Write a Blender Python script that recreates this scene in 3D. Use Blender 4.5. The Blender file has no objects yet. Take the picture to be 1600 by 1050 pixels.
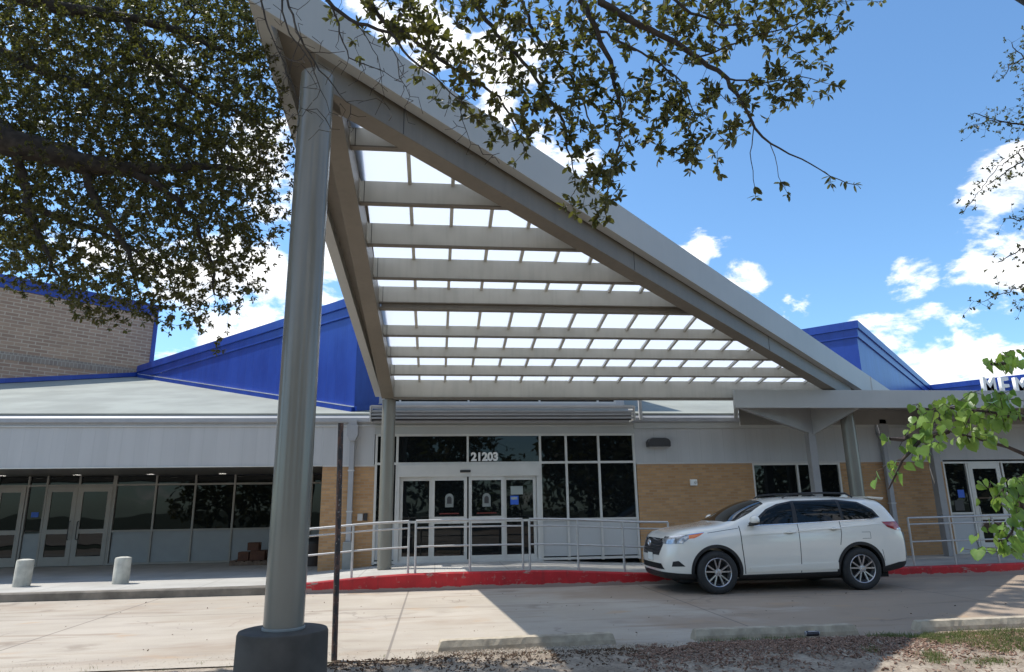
import bpy, bmesh, math, random
import numpy as np
from mathutils import Vector, Matrix
random.seed(7); rng = np.random.default_rng(11)
SC = bpy.context.scene
C = SC.collection
PI = math.pi

# ------------------------------------------------------------------ helpers
def tag(o, label=None, cat=None, group=None, kind=None):
    if label: o['label'] = label
    if cat: o['category'] = cat
    if group: o['group'] = group
    if kind: o['kind'] = kind
    return o

def empty(name, loc, label=None, cat=None, group=None):
    o = bpy.data.objects.new(name, None); C.objects.link(o)
    o.location = loc; o.empty_display_size = .2
    return tag(o, label, cat, group)

def wloc(o):
    v = Vector((0, 0, 0))
    while o is not None:
        v += Vector(o.location); o = o.parent
    return v

def mkobj(name, me, mat, parent=None, label=None):
    o = bpy.data.objects.new(name, me); C.objects.link(o)
    if mat is not None:
        me.materials.clear(); me.materials.append(mat)
    if parent is not None: o.parent = parent
    if label: o['label'] = label
    return o

class MB:
    def __init__(s): s.v = []; s.f = []
    def add(s, vs, fs):
        n = len(s.v); s.v += [tuple(p) for p in vs]; s.f += [tuple(i + n for i in f) for f in fs]; return s
    def box(s, x0, x1, y0, y1, z0, z1):
        vs = [(x, y, z) for z in (z0, z1) for y in (y0, y1) for x in (x0, x1)]
        return s.add(vs, [(0, 2, 3, 1), (4, 5, 7, 6), (0, 1, 5, 4), (2, 6, 7, 3), (0, 4, 6, 2), (1, 3, 7, 5)])
    def hexa(s, b, t):          # bottom 4 pts, top 4 pts (same winding ccw from above)
        return s.add(list(b) + list(t), [(3, 2, 1, 0), (4, 5, 6, 7), (0, 1, 5, 4), (1, 2, 6, 5), (2, 3, 7, 6), (3, 0, 4, 7)])
    def prism(s, poly, axis, a, b):
        n = len(poly)
        def P(p, t):
            if axis == 'y': return (p[0], t, p[1])
            if axis == 'x': return (t, p[0], p[1])
            return (p[0], p[1], t)
        vs = [P(p, a) for p in poly] + [P(p, b) for p in poly]
        fs = [tuple(range(n))[::-1], tuple(range(n, 2 * n))] + [(i, (i + 1) % n, n + (i + 1) % n, n + i) for i in range(n)]
        return s.add(vs, fs)
    def tube(s, path, rad, n=8, cap=True):
        path = [Vector(p) for p in path]
        if not hasattr(rad, '__len__'): rad = [rad] * len(path)
        vs = []; fs = []
        u = None
        for i, p in enumerate(path):
            t = (path[min(i + 1, len(path) - 1)] - path[max(i - 1, 0)])
            if t.length < 1e-9: t = Vector((0, 0, 1))
            t.normalize()
            if u is None:
                u = t.orthogonal().normalized()
            else:
                u = (u - t * u.dot(t))
                u = u.normalized() if u.length > 1e-6 else t.orthogonal().normalized()
            w = t.cross(u)
            for k in range(n):
                a = 2 * PI * k / n
                vs.append(p + (u * math.cos(a) + w * math.sin(a)) * rad[i])
        for i in range(len(path) - 1):
            for k in range(n):
                k2 = (k + 1) % n
                fs.append((i * n + k, i * n + k2, (i + 1) * n + k2, (i + 1) * n + k))
        if cap:
            fs.append(tuple(range(n))[::-1]); m = (len(path) - 1) * n; fs.append(tuple(range(m, m + n)))
        return s.add(vs, fs)
    def lathe(s, prof, c=(0, 0, 0), n=32, axis='z'):
        vs = []; fs = []; m = len(prof)
        for k in range(n):
            a = 2 * PI * k / n
            for r, z in prof:
                if axis == 'z': vs.append((c[0] + r * math.cos(a), c[1] + r * math.sin(a), c[2] + z))
                else: vs.append((c[0] + r * math.cos(a), c[1] + z, c[2] + r * math.sin(a)))
        for k in range(n):
            k2 = (k + 1) % n
            for j in range(m - 1):
                fs.append((k * m + j, k2 * m + j, k2 * m + j + 1, k * m + j + 1))
        return s.add(vs, fs)
    def ellip(s, c, r, nu=16, nv=10):
        vs = []; fs = []
        for j in range(nv + 1):
            t = PI * j / nv
            for k in range(nu):
                a = 2 * PI * k / nu
                vs.append((c[0] + r[0] * math.sin(t) * math.cos(a), c[1] + r[1] * math.sin(t) * math.sin(a), c[2] - r[2] * math.cos(t)))
        for j in range(nv):
            for k in range(nu):
                k2 = (k + 1) % nu
                fs.append((j * nu + k, j * nu + k2, (j + 1) * nu + k2, (j + 1) * nu + k))
        return s.add(vs, fs)
    def build(s, name, mat, parent=None, smooth=False, label=None, bevel=0, fixn=True):
        off = wloc(parent) if parent is not None else Vector((0, 0, 0))
        me = bpy.data.meshes.new(name)
        me.from_pydata([(v[0] - off.x, v[1] - off.y, v[2] - off.z) for v in s.v], [], s.f)
        if bevel or fixn:
            bm = bmesh.new(); bm.from_mesh(me)
            if smooth or bevel: bmesh.ops.remove_doubles(bm, verts=bm.verts, dist=1e-5)
            bmesh.ops.recalc_face_normals(bm, faces=bm.faces)
            if bevel:
                es = [e for e in bm.edges if len(e.link_faces) == 2 and e.calc_face_angle(0) > .5]
                bmesh.ops.bevel(bm, geom=es, offset=bevel, segments=2, affect='EDGES', profile=.6)
            bm.to_mesh(me); bm.free()
        if smooth:
            me.shade_smooth()
            try: me.set_sharp_from_angle(angle=math.radians(38))
            except Exception: pass
        me.update()
        return mkobj(name, me, mat, parent, label)

def dup(root, loc, label=None):
    r = root.copy(); C.objects.link(r); r.location = loc
    if label: r['label'] = label
    for ch in list(root.children):
        c = ch.copy(); C.objects.link(c); c.parent = r
        for g in list(ch.children):
            d = g.copy(); C.objects.link(d); d.parent = c
    return r

# ------------------------------------------------------------------ materials
def newmat(name):
    m = bpy.data.materials.new(name); m.use_nodes = True
    nt = m.node_tree; nt.nodes.clear()
    out = nt.nodes.new('ShaderNodeOutputMaterial'); b = nt.nodes.new('ShaderNodeBsdfPrincipled')
    nt.links.new(b.outputs[0], out.inputs[0])
    return m, nt, b, out
def N(nt, t, **kw):
    n = nt.nodes.new(t)
    for k, v in kw.items():
        if k in ('operation', 'blend_type', 'data_type', 'noise_dimensions', 'feature', 'wave_type', 'bands_direction', 'wave_profile', 'sky_type', 'interpolation_type', 'offset', 'offset_frequency'): setattr(n, k, v)
        else: n.inputs[k].default_value = v
    return n
def math_(nt, op, a, b=None, c=None, clamp=False):
    n = nt.nodes.new('ShaderNodeMath'); n.operation = op; n.use_clamp = clamp
    for i, x in enumerate((a, b, c)):
        if x is None: continue
        if isinstance(x, (int, float)): n.inputs[i].default_value = x
        else: nt.links.new(x, n.inputs[i])
    return n.outputs[0]
def mixc(nt, fac, a, b, blend='MIX'):
    n = nt.nodes.new('ShaderNodeMix'); n.data_type = 'RGBA'; n.blend_type = blend
    for i, x in ((0, fac), (6, a), (7, b)):
        if isinstance(x, (int, float)): n.inputs[i].default_value = x
        elif isinstance(x, (tuple, list)): n.inputs[i].default_value = (*x[:3], 1)
        else: nt.links.new(x, n.inputs[i])
    return n.outputs[2]
def pos(nt): return nt.nodes.new('ShaderNodeNewGeometry').outputs['Position']
def scaled(nt, v, s):
    n = nt.nodes.new('ShaderNodeVectorMath'); n.operation = 'MULTIPLY'; nt.links.new(v, n.inputs[0]); n.inputs[1].default_value = s
    return n.outputs[0]
def noise(nt, v, scale, detail=4, rough=.55, dist=0):
    n = N(nt, 'ShaderNodeTexNoise', Scale=scale, Detail=detail, Roughness=rough, Distortion=dist); nt.links.new(v, n.inputs['Vector'])
    return n.outputs['Fac']
def ramp(nt, x, a, b, lo=0., hi=1.):
    n = nt.nodes.new('ShaderNodeMapRange'); n.interpolation_type = 'SMOOTHSTEP'; nt.links.new(x, n.inputs[0])
    n.inputs[1].default_value = a; n.inputs[2].default_value = b; n.inputs[3].default_value = lo; n.inputs[4].default_value = hi
    return n.outputs[0]
def bump(nt, b, h, strength, dist=.01):
    n = nt.nodes.new('ShaderNodeBump'); n.inputs['Strength'].default_value = strength; n.inputs['Distance'].default_value = dist
    nt.links.new(h, n.inputs['Height']); nt.links.new(n.outputs[0], b.inputs['Normal'])
def pm(name, col, rough=.5, metal=0., var=.12, scale=3., bmp=0., bscale=60., coat=0., spec=.5, streak=0.):
    m, nt, b, out = newmat(name)
    p = pos(nt)
    f = noise(nt, p, scale, 5)
    dark = tuple(c * (1 - var) for c in col); lite = tuple(min(1, c * (1 + var)) for c in col)
    c = mixc(nt, ramp(nt, f, .3, .7), dark, lite)
    if streak:
        s = noise(nt, scaled(nt, p, (6, 6, .4)), 2.0, 4)
        c = mixc(nt, ramp(nt, s, .45, .75, 0, streak), c, tuple(x * .6 for x in col))
    nt.links.new(c, b.inputs['Base Color'])
    b.inputs['Roughness'].default_value = rough; b.inputs['Metallic'].default_value = metal
    b.inputs['Coat Weight'].default_value = coat; b.inputs['Specular IOR Level'].default_value = spec
    if bmp: bump(nt, b, noise(nt, p, bscale, 3), bmp, .005)
    return m

M = {}
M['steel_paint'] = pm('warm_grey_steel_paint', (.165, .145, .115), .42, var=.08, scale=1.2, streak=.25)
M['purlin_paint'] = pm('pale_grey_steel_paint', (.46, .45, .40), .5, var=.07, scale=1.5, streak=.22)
M['column_paint'] = pm('grey_green_column_paint', (.20, .195, .168), .2, var=.04, scale=2, spec=.6, streak=.1)
M['fascia_metal'] = pm('grey_fascia_metal', (.41, .42, .41), .4, var=.04, scale=.8, bmp=.03, bscale=3, streak=.06)
M['cladding'] = None
M['alu'] = pm('clear_aluminium', (.60, .59, .56), .4, .25, var=.04)
M['alu_dim'] = pm('painted_aluminium', (.50, .50, .49), .45, .0, var=.05)
M['panel_grey'] = pm('grey_infill_panel', (.46, .47, .47), .55, var=.04, scale=1)
M['rail'] = pm('galvanised_rail', (.46, .46, .46), .42, .5, var=.08, scale=8)
M['black_plastic'] = pm('black_plastic', (.02, .02, .022), .5, var=.2)
M['dark_bronze'] = pm('dark_bronze_metal', (.035, .035, .038), .45, var=.1)
M['blue'] = pm('blue_sheet_metal', (.008, .045, .32), .28, .0, var=.10, scale=.9, bmp=.10, bscale=1.6, streak=.12)
M['white_paint'] = pm('white_lettering', (.8, .8, .78), .5, var=.03)
M['roof'] = pm('pale_green_roofing', (.27, .285, .255), .85, var=.14, scale=.7, bmp=.3, bscale=30)
M['alcove_alu'] = pm('shade_darkened_alu', (.33, .31, .28), .5, var=.05)  # storefront aluminium with the alcove's shade mixed into its colour
M['soffit_dark'] = pm('shade_darkened_soffit', (.13, .12, .105), .35, var=.06)  # soffit grey lowered to carry the alcove's shade in its colour
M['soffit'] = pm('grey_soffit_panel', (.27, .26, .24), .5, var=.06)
M['downspout'] = pm('grey_downspout', (.33, .34, .36), .45, var=.05)
M['boot'] = pm('concrete_boot', (.25, .26, .25), .7, var=.1)
M['pedestal'] = pm('dark_painted_concrete', (.075, .066, .056), .85, var=.25, scale=3, bmp=.25, bscale=25)
M['pale_concrete'] = pm('pale_cast_concrete', (.50, .49, .43), .85, spec=.2, var=.18, scale=5, bmp=.5, bscale=40, streak=.3)
M['stop_concrete'] = pm('worn_grey_concrete', (.40, .345, .265), .9, spec=.15, var=.2, scale=7, bmp=.6, bscale=50, streak=.2)
M['brown_box'] = pm('brown_cardboard', (.11, .045, .025), .8, var=.25, scale=8)
M['rust'] = None
M['flash'] = pm('bright_flashing_edge', (.75, .78, .82), .3, .6)
M['bin'] = pm('dark_brown_bin', (.05, .035, .03), .6)
M['grille_bar'] = pm('grille_bar', (.07, .07, .075), .25, .6)
M['handle_dark'] = pm('handle_recess_shade', (.50, .49, .46), .3, coat=1.)
M['rustred'] = pm('red_oxide_primer', (.20, .09, .06), .7)
M['soldier'] = brick_mat('soldier_brick', (.32, .24, .185), (.25, .185, .145), (.40, .34, .28), .125, .40, .014, 42) if 0 else None
M['paper'] = pm('white_paper', (.72, .75, .72), .7, var=.03)
M['blue_paper'] = pm('blue_notice', (.03, .12, .55), .5, var=.05)
M['red_strip'] = pm('red_sticker', (.16, .02, .016), .5, var=.05)

def cladding_mat():
    m, nt, b, out = newmat('ribbed_grey_cladding')
    p = pos(nt); sep = nt.nodes.new('ShaderNodeSeparateXYZ'); nt.links.new(p, sep.inputs[0])
    x = math_(nt, 'ADD', sep.outputs[0], 0.0)
    fr = math_(nt, 'FRACT', math_(nt, 'MULTIPLY', x, 1 / .305))
    d = math_(nt, 'ABSOLUTE', math_(nt, 'SUBTRACT', fr, .5))
    groove = ramp(nt, d, .46, .49)
    c0 = mixc(nt, ramp(nt, noise(nt, scaled(nt, p, (3.3, 1, .25)), 1.0, 3), .3, .7), (.43, .435, .44), (.47, .475, .48))
    c = mixc(nt, math_(nt, 'MULTIPLY', groove, .12), c0, (.2, .21, .22))
    nt.links.new(c, b.inputs['Base Color']); b.inputs['Roughness'].default_value = .42
    bump(nt, b, math_(nt, 'SUBTRACT', 1.0, groove), .22, .01)
    return m
M['cladding'] = cladding_mat()

def blue_mat():
    m, nt, b, out = newmat('blue_seamed_sheet_metal')
    p = pos(nt); sep = nt.nodes.new('ShaderNodeSeparateXYZ'); nt.links.new(p, sep.inputs[0])
    fr = math_(nt, 'FRACT', math_(nt, 'MULTIPLY', sep.outputs[0], 1 / .29)); d_ = math_(nt, 'ABSOLUTE', math_(nt, 'SUBTRACT', fr, .5))
    g = ramp(nt, d_, .455, .49)
    c = mixc(nt, ramp(nt, noise(nt, scaled(nt, p, (1.5, 1.5, .5)), 1.2, 5, .6), .3, .7), (.007, .036, .25), (.014, .056, .33))
    c = mixc(nt, ramp(nt, noise(nt, scaled(nt, p, (7, 7, .5)), 1.5, 4), .55, .8, 0, .4), c, (.025, .085, .35))
    c = mixc(nt, math_(nt, 'MULTIPLY', g, .15), c, (.004, .02, .16))
    nt.links.new(c, b.inputs['Base Color']); b.inputs['Roughness'].default_value = .34
    h = math_(nt, 'ADD', math_(nt, 'MULTIPLY', g, -.25), math_(nt, 'MULTIPLY', noise(nt, p, 1.3, 3), 1.4))
    bump(nt, b, h, .35, .02)
    return m
M['blue'] = blue_mat()
def rust_mat():
    m, nt, b, out = newmat('rusted_painted_pipe')
    p = pos(nt)
    f = ramp(nt, noise(nt, scaled(nt, p, (14, 14, 5)), 1.6, 6, .65), .45, .58)
    c = mixc(nt, f, (.04, .037, .038), (.12, .065, .048))
    c = mixc(nt, ramp(nt, noise(nt, p, 40, 3), .62, .7), c, (.3, .26, .24))
    nt.links.new(c, b.inputs['Base Color']); b.inputs['Roughness'].default_value = .75
    bump(nt, b, noise(nt, p, 70, 4), .5, .004)
    return m
M['rust'] = rust_mat()

def brick_mat(name, c1, c2, mortar, bw, bh, ms, az=0, squash_var=.0):
    m, nt, b, out = newmat(name)
    p = pos(nt)
    a = math.radians(az)
    dx = nt.nodes.new('ShaderNodeVectorMath'); dx.operation = 'DOT_PRODUCT'; nt.links.new(p, dx.inputs[0]); dx.inputs[1].default_value = (math.cos(a), math.sin(a), 0)
    sep = nt.nodes.new('ShaderNodeSeparateXYZ'); nt.links.new(p, sep.inputs[0])
    cmb = nt.nodes.new('ShaderNodeCombineXYZ'); nt.links.new(dx.outputs['Value'], cmb.inputs[0]); nt.links.new(sep.outputs[2], cmb.inputs[1])
    br = nt.nodes.new('ShaderNodeTexBrick'); nt.links.new(cmb.outputs[0], br.inputs['Vector'])
    br.inputs['Scale'].default_value = 1; br.inputs['Brick Width'].default_value = bw; br.inputs['Row Height'].default_value = bh
    br.inputs['Mortar Size'].default_value = ms; br.inputs['Mortar Smooth'].default_value = .2; br.inputs['Bias'].default_value = 0
    br.inputs['Color1'].default_value = (*c1, 1); br.inputs['Color2'].default_value = (*c2, 1); br.inputs['Mortar'].default_value = (*mortar, 1)
    c = mixc(nt, ramp(nt, noise(nt, p, 1.3, 5), .3, .75, 0, .35), br.outputs['Color'], tuple(x * .72 for x in c1))
    nt.links.new(c, b.inputs['Base Color']); b.inputs['Roughness'].default_value = .85
    bump(nt, b, br.outputs['Fac'], -.5, .006)
    return m
M['brick_tan'] = brick_mat('tan_brick', (.50, .30, .145), (.37, .205, .095), (.36, .26, .17), .20, .0667, .009)
M['brick_side'] = brick_mat('tan_brick_side', (.46, .30, .155), (.38, .235, .115), (.33, .24, .15), .20, .0667, .008, 90)
M['brick_block'] = brick_mat('beige_block_brick', (.43, .275, .185), (.31, .19, .13), (.52, .41, .31), .40, .125, .016, 42)

def glass_mat():
    m, nt, b, out = newmat('dark_window_glass')
    b.inputs['Base Color'].default_value = (.006, .008, .009, 1); b.inputs['Roughness'].default_value = .015
    b.inputs['Specular IOR Level'].default_value = .34
    bump(nt, b, noise(nt, pos(nt), 1.1, 1), .018, .2)
    return m
M['glass'] = glass_mat()
def polycarb():
    m, nt, b, out = newmat('white_translucent_glazing')
    nt.nodes.remove(b)
    tl = N(nt, 'ShaderNodeBsdfTranslucent', Color=(.78, .80, .83, 1)); df = N(nt, 'ShaderNodeBsdfDiffuse', Color=(.75, .77, .78, 1))
    tr = N(nt, 'ShaderNodeBsdfTransparent', Color=(.75, .8, .85, 1))
    m1 = N(nt, 'ShaderNodeMixShader', Fac=.12); nt.links.new(tl.outputs[0], m1.inputs[1]); nt.links.new(df.outputs[0], m1.inputs[2])
    m2 = N(nt, 'ShaderNodeMixShader', Fac=.17); nt.links.new(m1.outputs[0], m2.inputs[1]); nt.links.new(tr.outputs[0], m2.inputs[2])
    nt.links.new(m2.outputs[0], out.inputs[0])
    return m
M['poly'] = polycarb()

def concrete_lot():
    m, nt, b, out = newmat('parking_concrete')
    p = pos(nt); sep = nt.nodes.new('ShaderNodeSeparateXYZ'); nt.links.new(p, sep.inputs[0])
    big = noise(nt, p, .35, 5, .6); mid = noise(nt, scaled(nt, p, (.5, 2.2, 1)), 1.3, 6, .65); fine = noise(nt, p, 55, 4, .7)
    c = mixc(nt, ramp(nt, big, .3, .7), (.38, .33, .265), (.48, .425, .355))
    c = mixc(nt, ramp(nt, mid, .42, .72, 0, .45), c, (.33, .285, .245))
    c = mixc(nt, ramp(nt, fine, .35, .68, 0, .3), c, (.31, .275, .24))
    st = noise(nt, scaled(nt, p, (.22, 1.4, 1)), 2.1, 5, .6, .6)
    c = mixc(nt, ramp(nt, st, .55, .70, 0, .55), c, (.25, .19, .14))
    shade_blot = noise(nt, scaled(nt, p, (.30, .5, 1)), .9, 5, .6, .4)
    c = mixc(nt, ramp(nt, math_(nt, 'ADD', shade_blot, ramp(nt, sep.outputs[0], 1.0, 6.0, -.04, .20)), .48, .66, 0, .6), c, (.27, .19, .13))  # brown stain thickened across the canopy's shadow, deepening that shade in the colour
    drip = nt.nodes.new('ShaderNodeTexVoronoi'); drip.inputs['Scale'].default_value = .8; nt.links.new(p, drip.inputs['Vector'])
    c = mixc(nt, math_(nt, 'MULTIPLY', ramp(nt, drip.outputs['Distance'], .05, .28, .5, 0), ramp(nt, noise(nt, p, 3, 4), .4, .6)), c, (.17, .13, .10))
    rs = noise(nt, scaled(nt, p, (.8, 1.2, 1)), 1.1, 3, .5, .3)
    c = mixc(nt, ramp(nt, rs, .62, .76, 0, .5), c, (.44, .28, .15))
    arc = math_(nt, 'ABSOLUTE', math_(nt, 'SUBTRACT', math_(nt, 'FRACT', math_(nt, 'ADD', math_(nt, 'MULTIPLY', sep.outputs[1], .56), math_(nt, 'MULTIPLY', noise(nt, p, .12, 1), 1.5))), .5))
    c = mixc(nt, math_(nt, 'MULTIPLY', ramp(nt, arc, .07, .0), math_(nt, 'MULTIPLY', ramp(nt, noise(nt, p, .5, 4), .42, .65), .32)), c, (.16, .135, .11))
    # expansion joints and hairline cracks
    def lines(axis, period, off, w):
        fr = math_(nt, 'FRACT', math_(nt, 'ADD', math_(nt, 'MULTIPLY', sep.outputs[axis], 1 / period), off))
        d = math_(nt, 'ABSOLUTE', math_(nt, 'SUBTRACT', fr, .5))
        return ramp(nt, d, .5 - w / period, .5 - w * .4 / period)
    j = math_(nt, 'MAXIMUM', lines(0, 4.6, .11, .022), lines(1, 4.6, .42, .022))
    c = mixc(nt, math_(nt, 'MULTIPLY', j, .6), c, (.13, .11, .10))
    vo = nt.nodes.new('ShaderNodeTexVoronoi'); vo.feature = 'DISTANCE_TO_EDGE'; vo.inputs['Scale'].default_value = .42
    wv = nt.nodes.new('ShaderNodeVectorMath'); wv.operation = 'ADD'; nt.links.new(p, wv.inputs[0])
    nn = nt.nodes.new('ShaderNodeTexNoise'); nn.inputs['Scale'].default_value = 2.2; nt.links.new(p, nn.inputs['Vector']); nt.links.new(scaled(nt, nn.outputs['Color'], (.7, .7, 0)), wv.inputs[1])
    nt.links.new(wv.outputs[0], vo.inputs['Vector'])
    crk = ramp(nt, vo.outputs['Distance'], .0, .012, 1, 0)
    c = mixc(nt, math_(nt, 'MULTIPLY', math_(nt, 'MULTIPLY', crk, ramp(nt, noise(nt, p, .6, 2), .5, .6)), .35), c, (.12, .1, .09))
    spk = nt.nodes.new('ShaderNodeTexVoronoi'); spk.inputs['Scale'].default_value = 9; nt.links.new(p, spk.inputs['Vector'])
    c = mixc(nt, ramp(nt, spk.outputs['Distance'], .03, .06, .5, 0), c, (.10, .08, .07))
    nt.links.new(c, b.inputs['Base Color']); b.inputs['Roughness'].default_value = .9; b.inputs['Specular IOR Level'].default_value = .25
    bump(nt, b, fine, .35, .004)
    return m
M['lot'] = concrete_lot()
def walk_mat():
    m, nt, b, out = newmat('walkway_concrete')
    p = pos(nt); sep = nt.nodes.new('ShaderNodeSeparateXYZ'); nt.links.new(p, sep.inputs[0])
    c = mixc(nt, ramp(nt, noise(nt, p, 1.1, 6, .6), .3, .7), (.36, .345, .315), (.46, .445, .41))
    c = mixc(nt, ramp(nt, noise(nt, p, 50, 4, .7), .4, .7, 0, .25), c, (.3, .28, .26))
    c = mixc(nt, ramp(nt, noise(nt, scaled(nt, p, (.6, 2, 1)), 1.7, 4), .55, .72, 0, .35), c, (.27, .25, .22))
    fr = math_(nt, 'FRACT', math_(nt, 'MULTIPLY', sep.outputs[0], 1 / 1.5)); d = math_(nt, 'ABSOLUTE', math_(nt, 'SUBTRACT', fr, .5))
    c = mixc(nt, ramp(nt, d, .49, .496, 0, .5), c, (.14, .13, .12))
    nt.links.new(c, b.inputs['Base Color']); b.inputs['Roughness'].default_value = .88
    bump(nt, b, noise(nt, p, 60, 3), .3, .004)
    return m
M['walk'] = walk_mat()
def kerb_red():
    m, nt, b, out = newmat('worn_red_kerb_paint')
    p = pos(nt); sep = nt.nodes.new('ShaderNodeSeparateXYZ'); nt.links.new(p, sep.inputs[0])
    w = noise(nt, scaled(nt, p, (1.2, 1, 3)), 2.6, 7, .7)
    z = ramp(nt, sep.outputs[2], .0, .10, .36, 0)
    worn = ramp(nt, math_(nt, 'ADD', w, z), .585, .66)
    w2 = ramp(nt, noise(nt, scaled(nt, p, (3, 1, .8)), 5, 6, .7), .62, .68, 0, .6)
    c = mixc(nt, ramp(nt, noise(nt, p, 3, 4), .3, .7), (.50, .013, .02), (.38, .01, .015))
    c = mixc(nt, ramp(nt, noise(nt, scaled(nt, p, (6, 1, .7)), 2, 5), .5, .75, 0, .5), c, (.20, .012, .014))
    c = mixc(nt, math_(nt, 'MAXIMUM', worn, w2), c, (.30, .22, .19))
    nt.links.new(c, b.inputs['Base Color']); b.inputs['Roughness'].default_value = .6
    bump(nt, b, w, .4, .006)
    return m
M['kerb_red'] = kerb_red()
M['kerb_grey'] = pm('stained_grey_kerb', (.20, .175, .145), .9, var=.3, scale=2.5, bmp=.5, bscale=30)
def soil_mat():
    m, nt, b, out = newmat('dry_soil')
    p = pos(nt)
    c = mixc(nt, ramp(nt, noise(nt, p, 2.2, 6, .65), .35, .65), (.24, .19, .14), (.40, .335, .26))
    c = mixc(nt, ramp(nt, noise(nt, p, 30, 5, .7), .45, .65, 0, .6), c, (.10, .07, .05))
    nt.links.new(c, b.inputs['Base Color']); b.inputs['Roughness'].default_value = .95
    bump(nt, b, noise(nt, p, 45, 5, .7), .8, .012)
    return m
M['soil'] = soil_mat()

# ------------------------------------------------------------------ camera, world, sun
R = [[0.993660, -0.025372, 0.109531], [-0.007466, 0.955777, 0.293998], [0.0, 0.0, 0.0]]
def camrot(p, r, y):
    cp, sp, cr, sr, cy, sy = math.cos(p), math.sin(p), math.cos(r), math.sin(r), math.cos(y), math.sin(y)
    f = Vector((0, cp, sp)); rt = Vector((1, 0, 0)); up = Vector((0, -sp, cp))
    r2 = cr * rt - sr * up; u2 = sr * rt + cr * up
    Z = Matrix.Rotation(y, 3, 'Z')
    return Z @ r2, Z @ u2, Z @ f
HC = 1.56
r_, u_, f_ = camrot(.24558, .01523, -.11188)
cam = bpy.data.cameras.new('camera'); cam.sensor_width = 36; cam.lens = 36 * 1066.7 / 1600
cam.clip_start = .05; cam.clip_end = 3000
co = bpy.data.objects.new('camera', cam); C.objects.link(co)
mw = Matrix.Identity(4)
for i in range(3):
    mw[i][0] = r_[i]; mw[i][1] = u_[i]; mw[i][2] = -f_[i]
mw[0][3], mw[1][3], mw[2][3] = 0, 0, HC
co.matrix_world = mw
SC.camera = co

SUN = Vector((-.53, .21, 1)).normalized()
el = math.asin(SUN.z); az = math.atan2(SUN.x, SUN.y)
sl = bpy.data.lights.new('sun', 'SUN'); sl.energy = 4.0; sl.angle = math.radians(.53); sl.color = (1, .955, .88)
so = bpy.data.objects.new('sun', sl); C.objects.link(so); so.rotation_euler = SUN.to_track_quat('Z', 'Y').to_euler(); so.location = (0, 0, 40)

W = bpy.data.worlds.new('World'); SC.world = W; W.use_nodes = True
nt = W.node_tree; nt.nodes.clear()
wo = nt.nodes.new('ShaderNodeOutputWorld'); bg = nt.nodes.new('ShaderNodeBackground'); nt.links.new(bg.outputs[0], wo.inputs[0])
sky = nt.nodes.new('ShaderNodeTexSky'); sky.sky_type = 'NISHITA'; sky.sun_disc = False
sky.sun_elevation = el; sky.sun_rotation = az % (2 * PI); sky.air_density = 1.0; sky.dust_density = .6; sky.ozone_density = 2.2
tc = nt.nodes.new('ShaderNodeTexCoord'); d = tc.outputs['Generated']
def pixdir(u, v):
    return ((u - 800) / 1066.7 * r_ + (525 - v) / 1066.7 * u_ + f_).normalized()
# cumulus clouds, those outside the view added for neutral fill light: (azimuth deg right of +Y, elevation deg, radius deg, weight)
CL = [(-15.0, 16.2, 7.3, 0.8), (-17.9, 11.5, 4.7, 0.7), (-11.9, 23.6, 5.9, 0.75), (-14.3, 27.2, 4.3, 0.65), (-10.0, 18.7, 5.0, 0.7), (-22.8, 15.4, 4.0, 0.6), (-27.6, 17.0, 4.1, 0.4), (-4.2, 37.3, 6.0, 0.62), (8.0, 34.8, 5.8, 0.62), (11.4, 28.4, 4.1, 0.55), (0.7, 30.0, 5.5, 0.55), (-2.9, 33.2, 4.8, 0.55), (22.1, 20.1, 2.1, 0.62), (26.2, 17.1, 2.1, 0.62), (25.5, 17.4, 1.1, 0.6), (37.8, 15.6, 2.4, 0.72), (44.0, 19.3, 3.5, 0.82), (45.0, 16.4, 3.6, 0.82), (38.3, 10.4, 4.4, 0.86), (35.7, 12.2, 2.7, 0.75), (40.8, 8.7, 3.6, 0.8), (46.5, 22.5, 1.8, 0.5), (42.1, 14.4, 2.8, 0.7), (42.1, 7.7, 3.9, 0.6), (35.6, 8.4, 3.5, 0.6), (40.0, 13.4, 2.1, 0.5), (100, 35, 22, 0.5), (150, 25, 20, 0.6), (190, 45, 25, 0.55), (235, 28, 22, 0.6), (-75, 40, 18, 0.5), (-60, 65, 16, 0.45), (60, 60, 18, 0.5), (75, 30, 14, 0.5), (170, 70, 18, 0.4), (210, 15, 16, 0.6), (120, 12, 14, 0.6)]
mask = None
for (a, e, rad, w) in CL:
    a = math.radians(a); e = math.radians(e)
    v = (math.sin(a) * math.cos(e), math.cos(a) * math.cos(e), math.sin(e))
    dt = nt.nodes.new('ShaderNodeVectorMath'); dt.operation = 'DOT_PRODUCT'; nt.links.new(d, dt.inputs[0]); dt.inputs[1].default_value = v
    r1 = ramp(nt, dt.outputs['Value'], math.cos(math.radians(rad * 1.25)), math.cos(math.radians(rad * .35)), 0, w)
    mask = r1 if mask is None else math_(nt, 'MAXIMUM', mask, r1)
ds = scaled(nt, d, (1, 1, 1.9))
n1 = noise(nt, ds, 7.5, 12, .60, .30)
n2 = noise(nt, ds, 16, 8, .6, .2)
dens = math_(nt, 'ADD', mask, math_(nt, 'ADD', math_(nt, 'MULTIPLY', math_(nt, 'SUBTRACT', n1, .5), 3.3), math_(nt, 'MULTIPLY', math_(nt, 'SUBTRACT', n2, .5), 1.5)))
cf = ramp(nt, dens, .44, .90)
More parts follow.
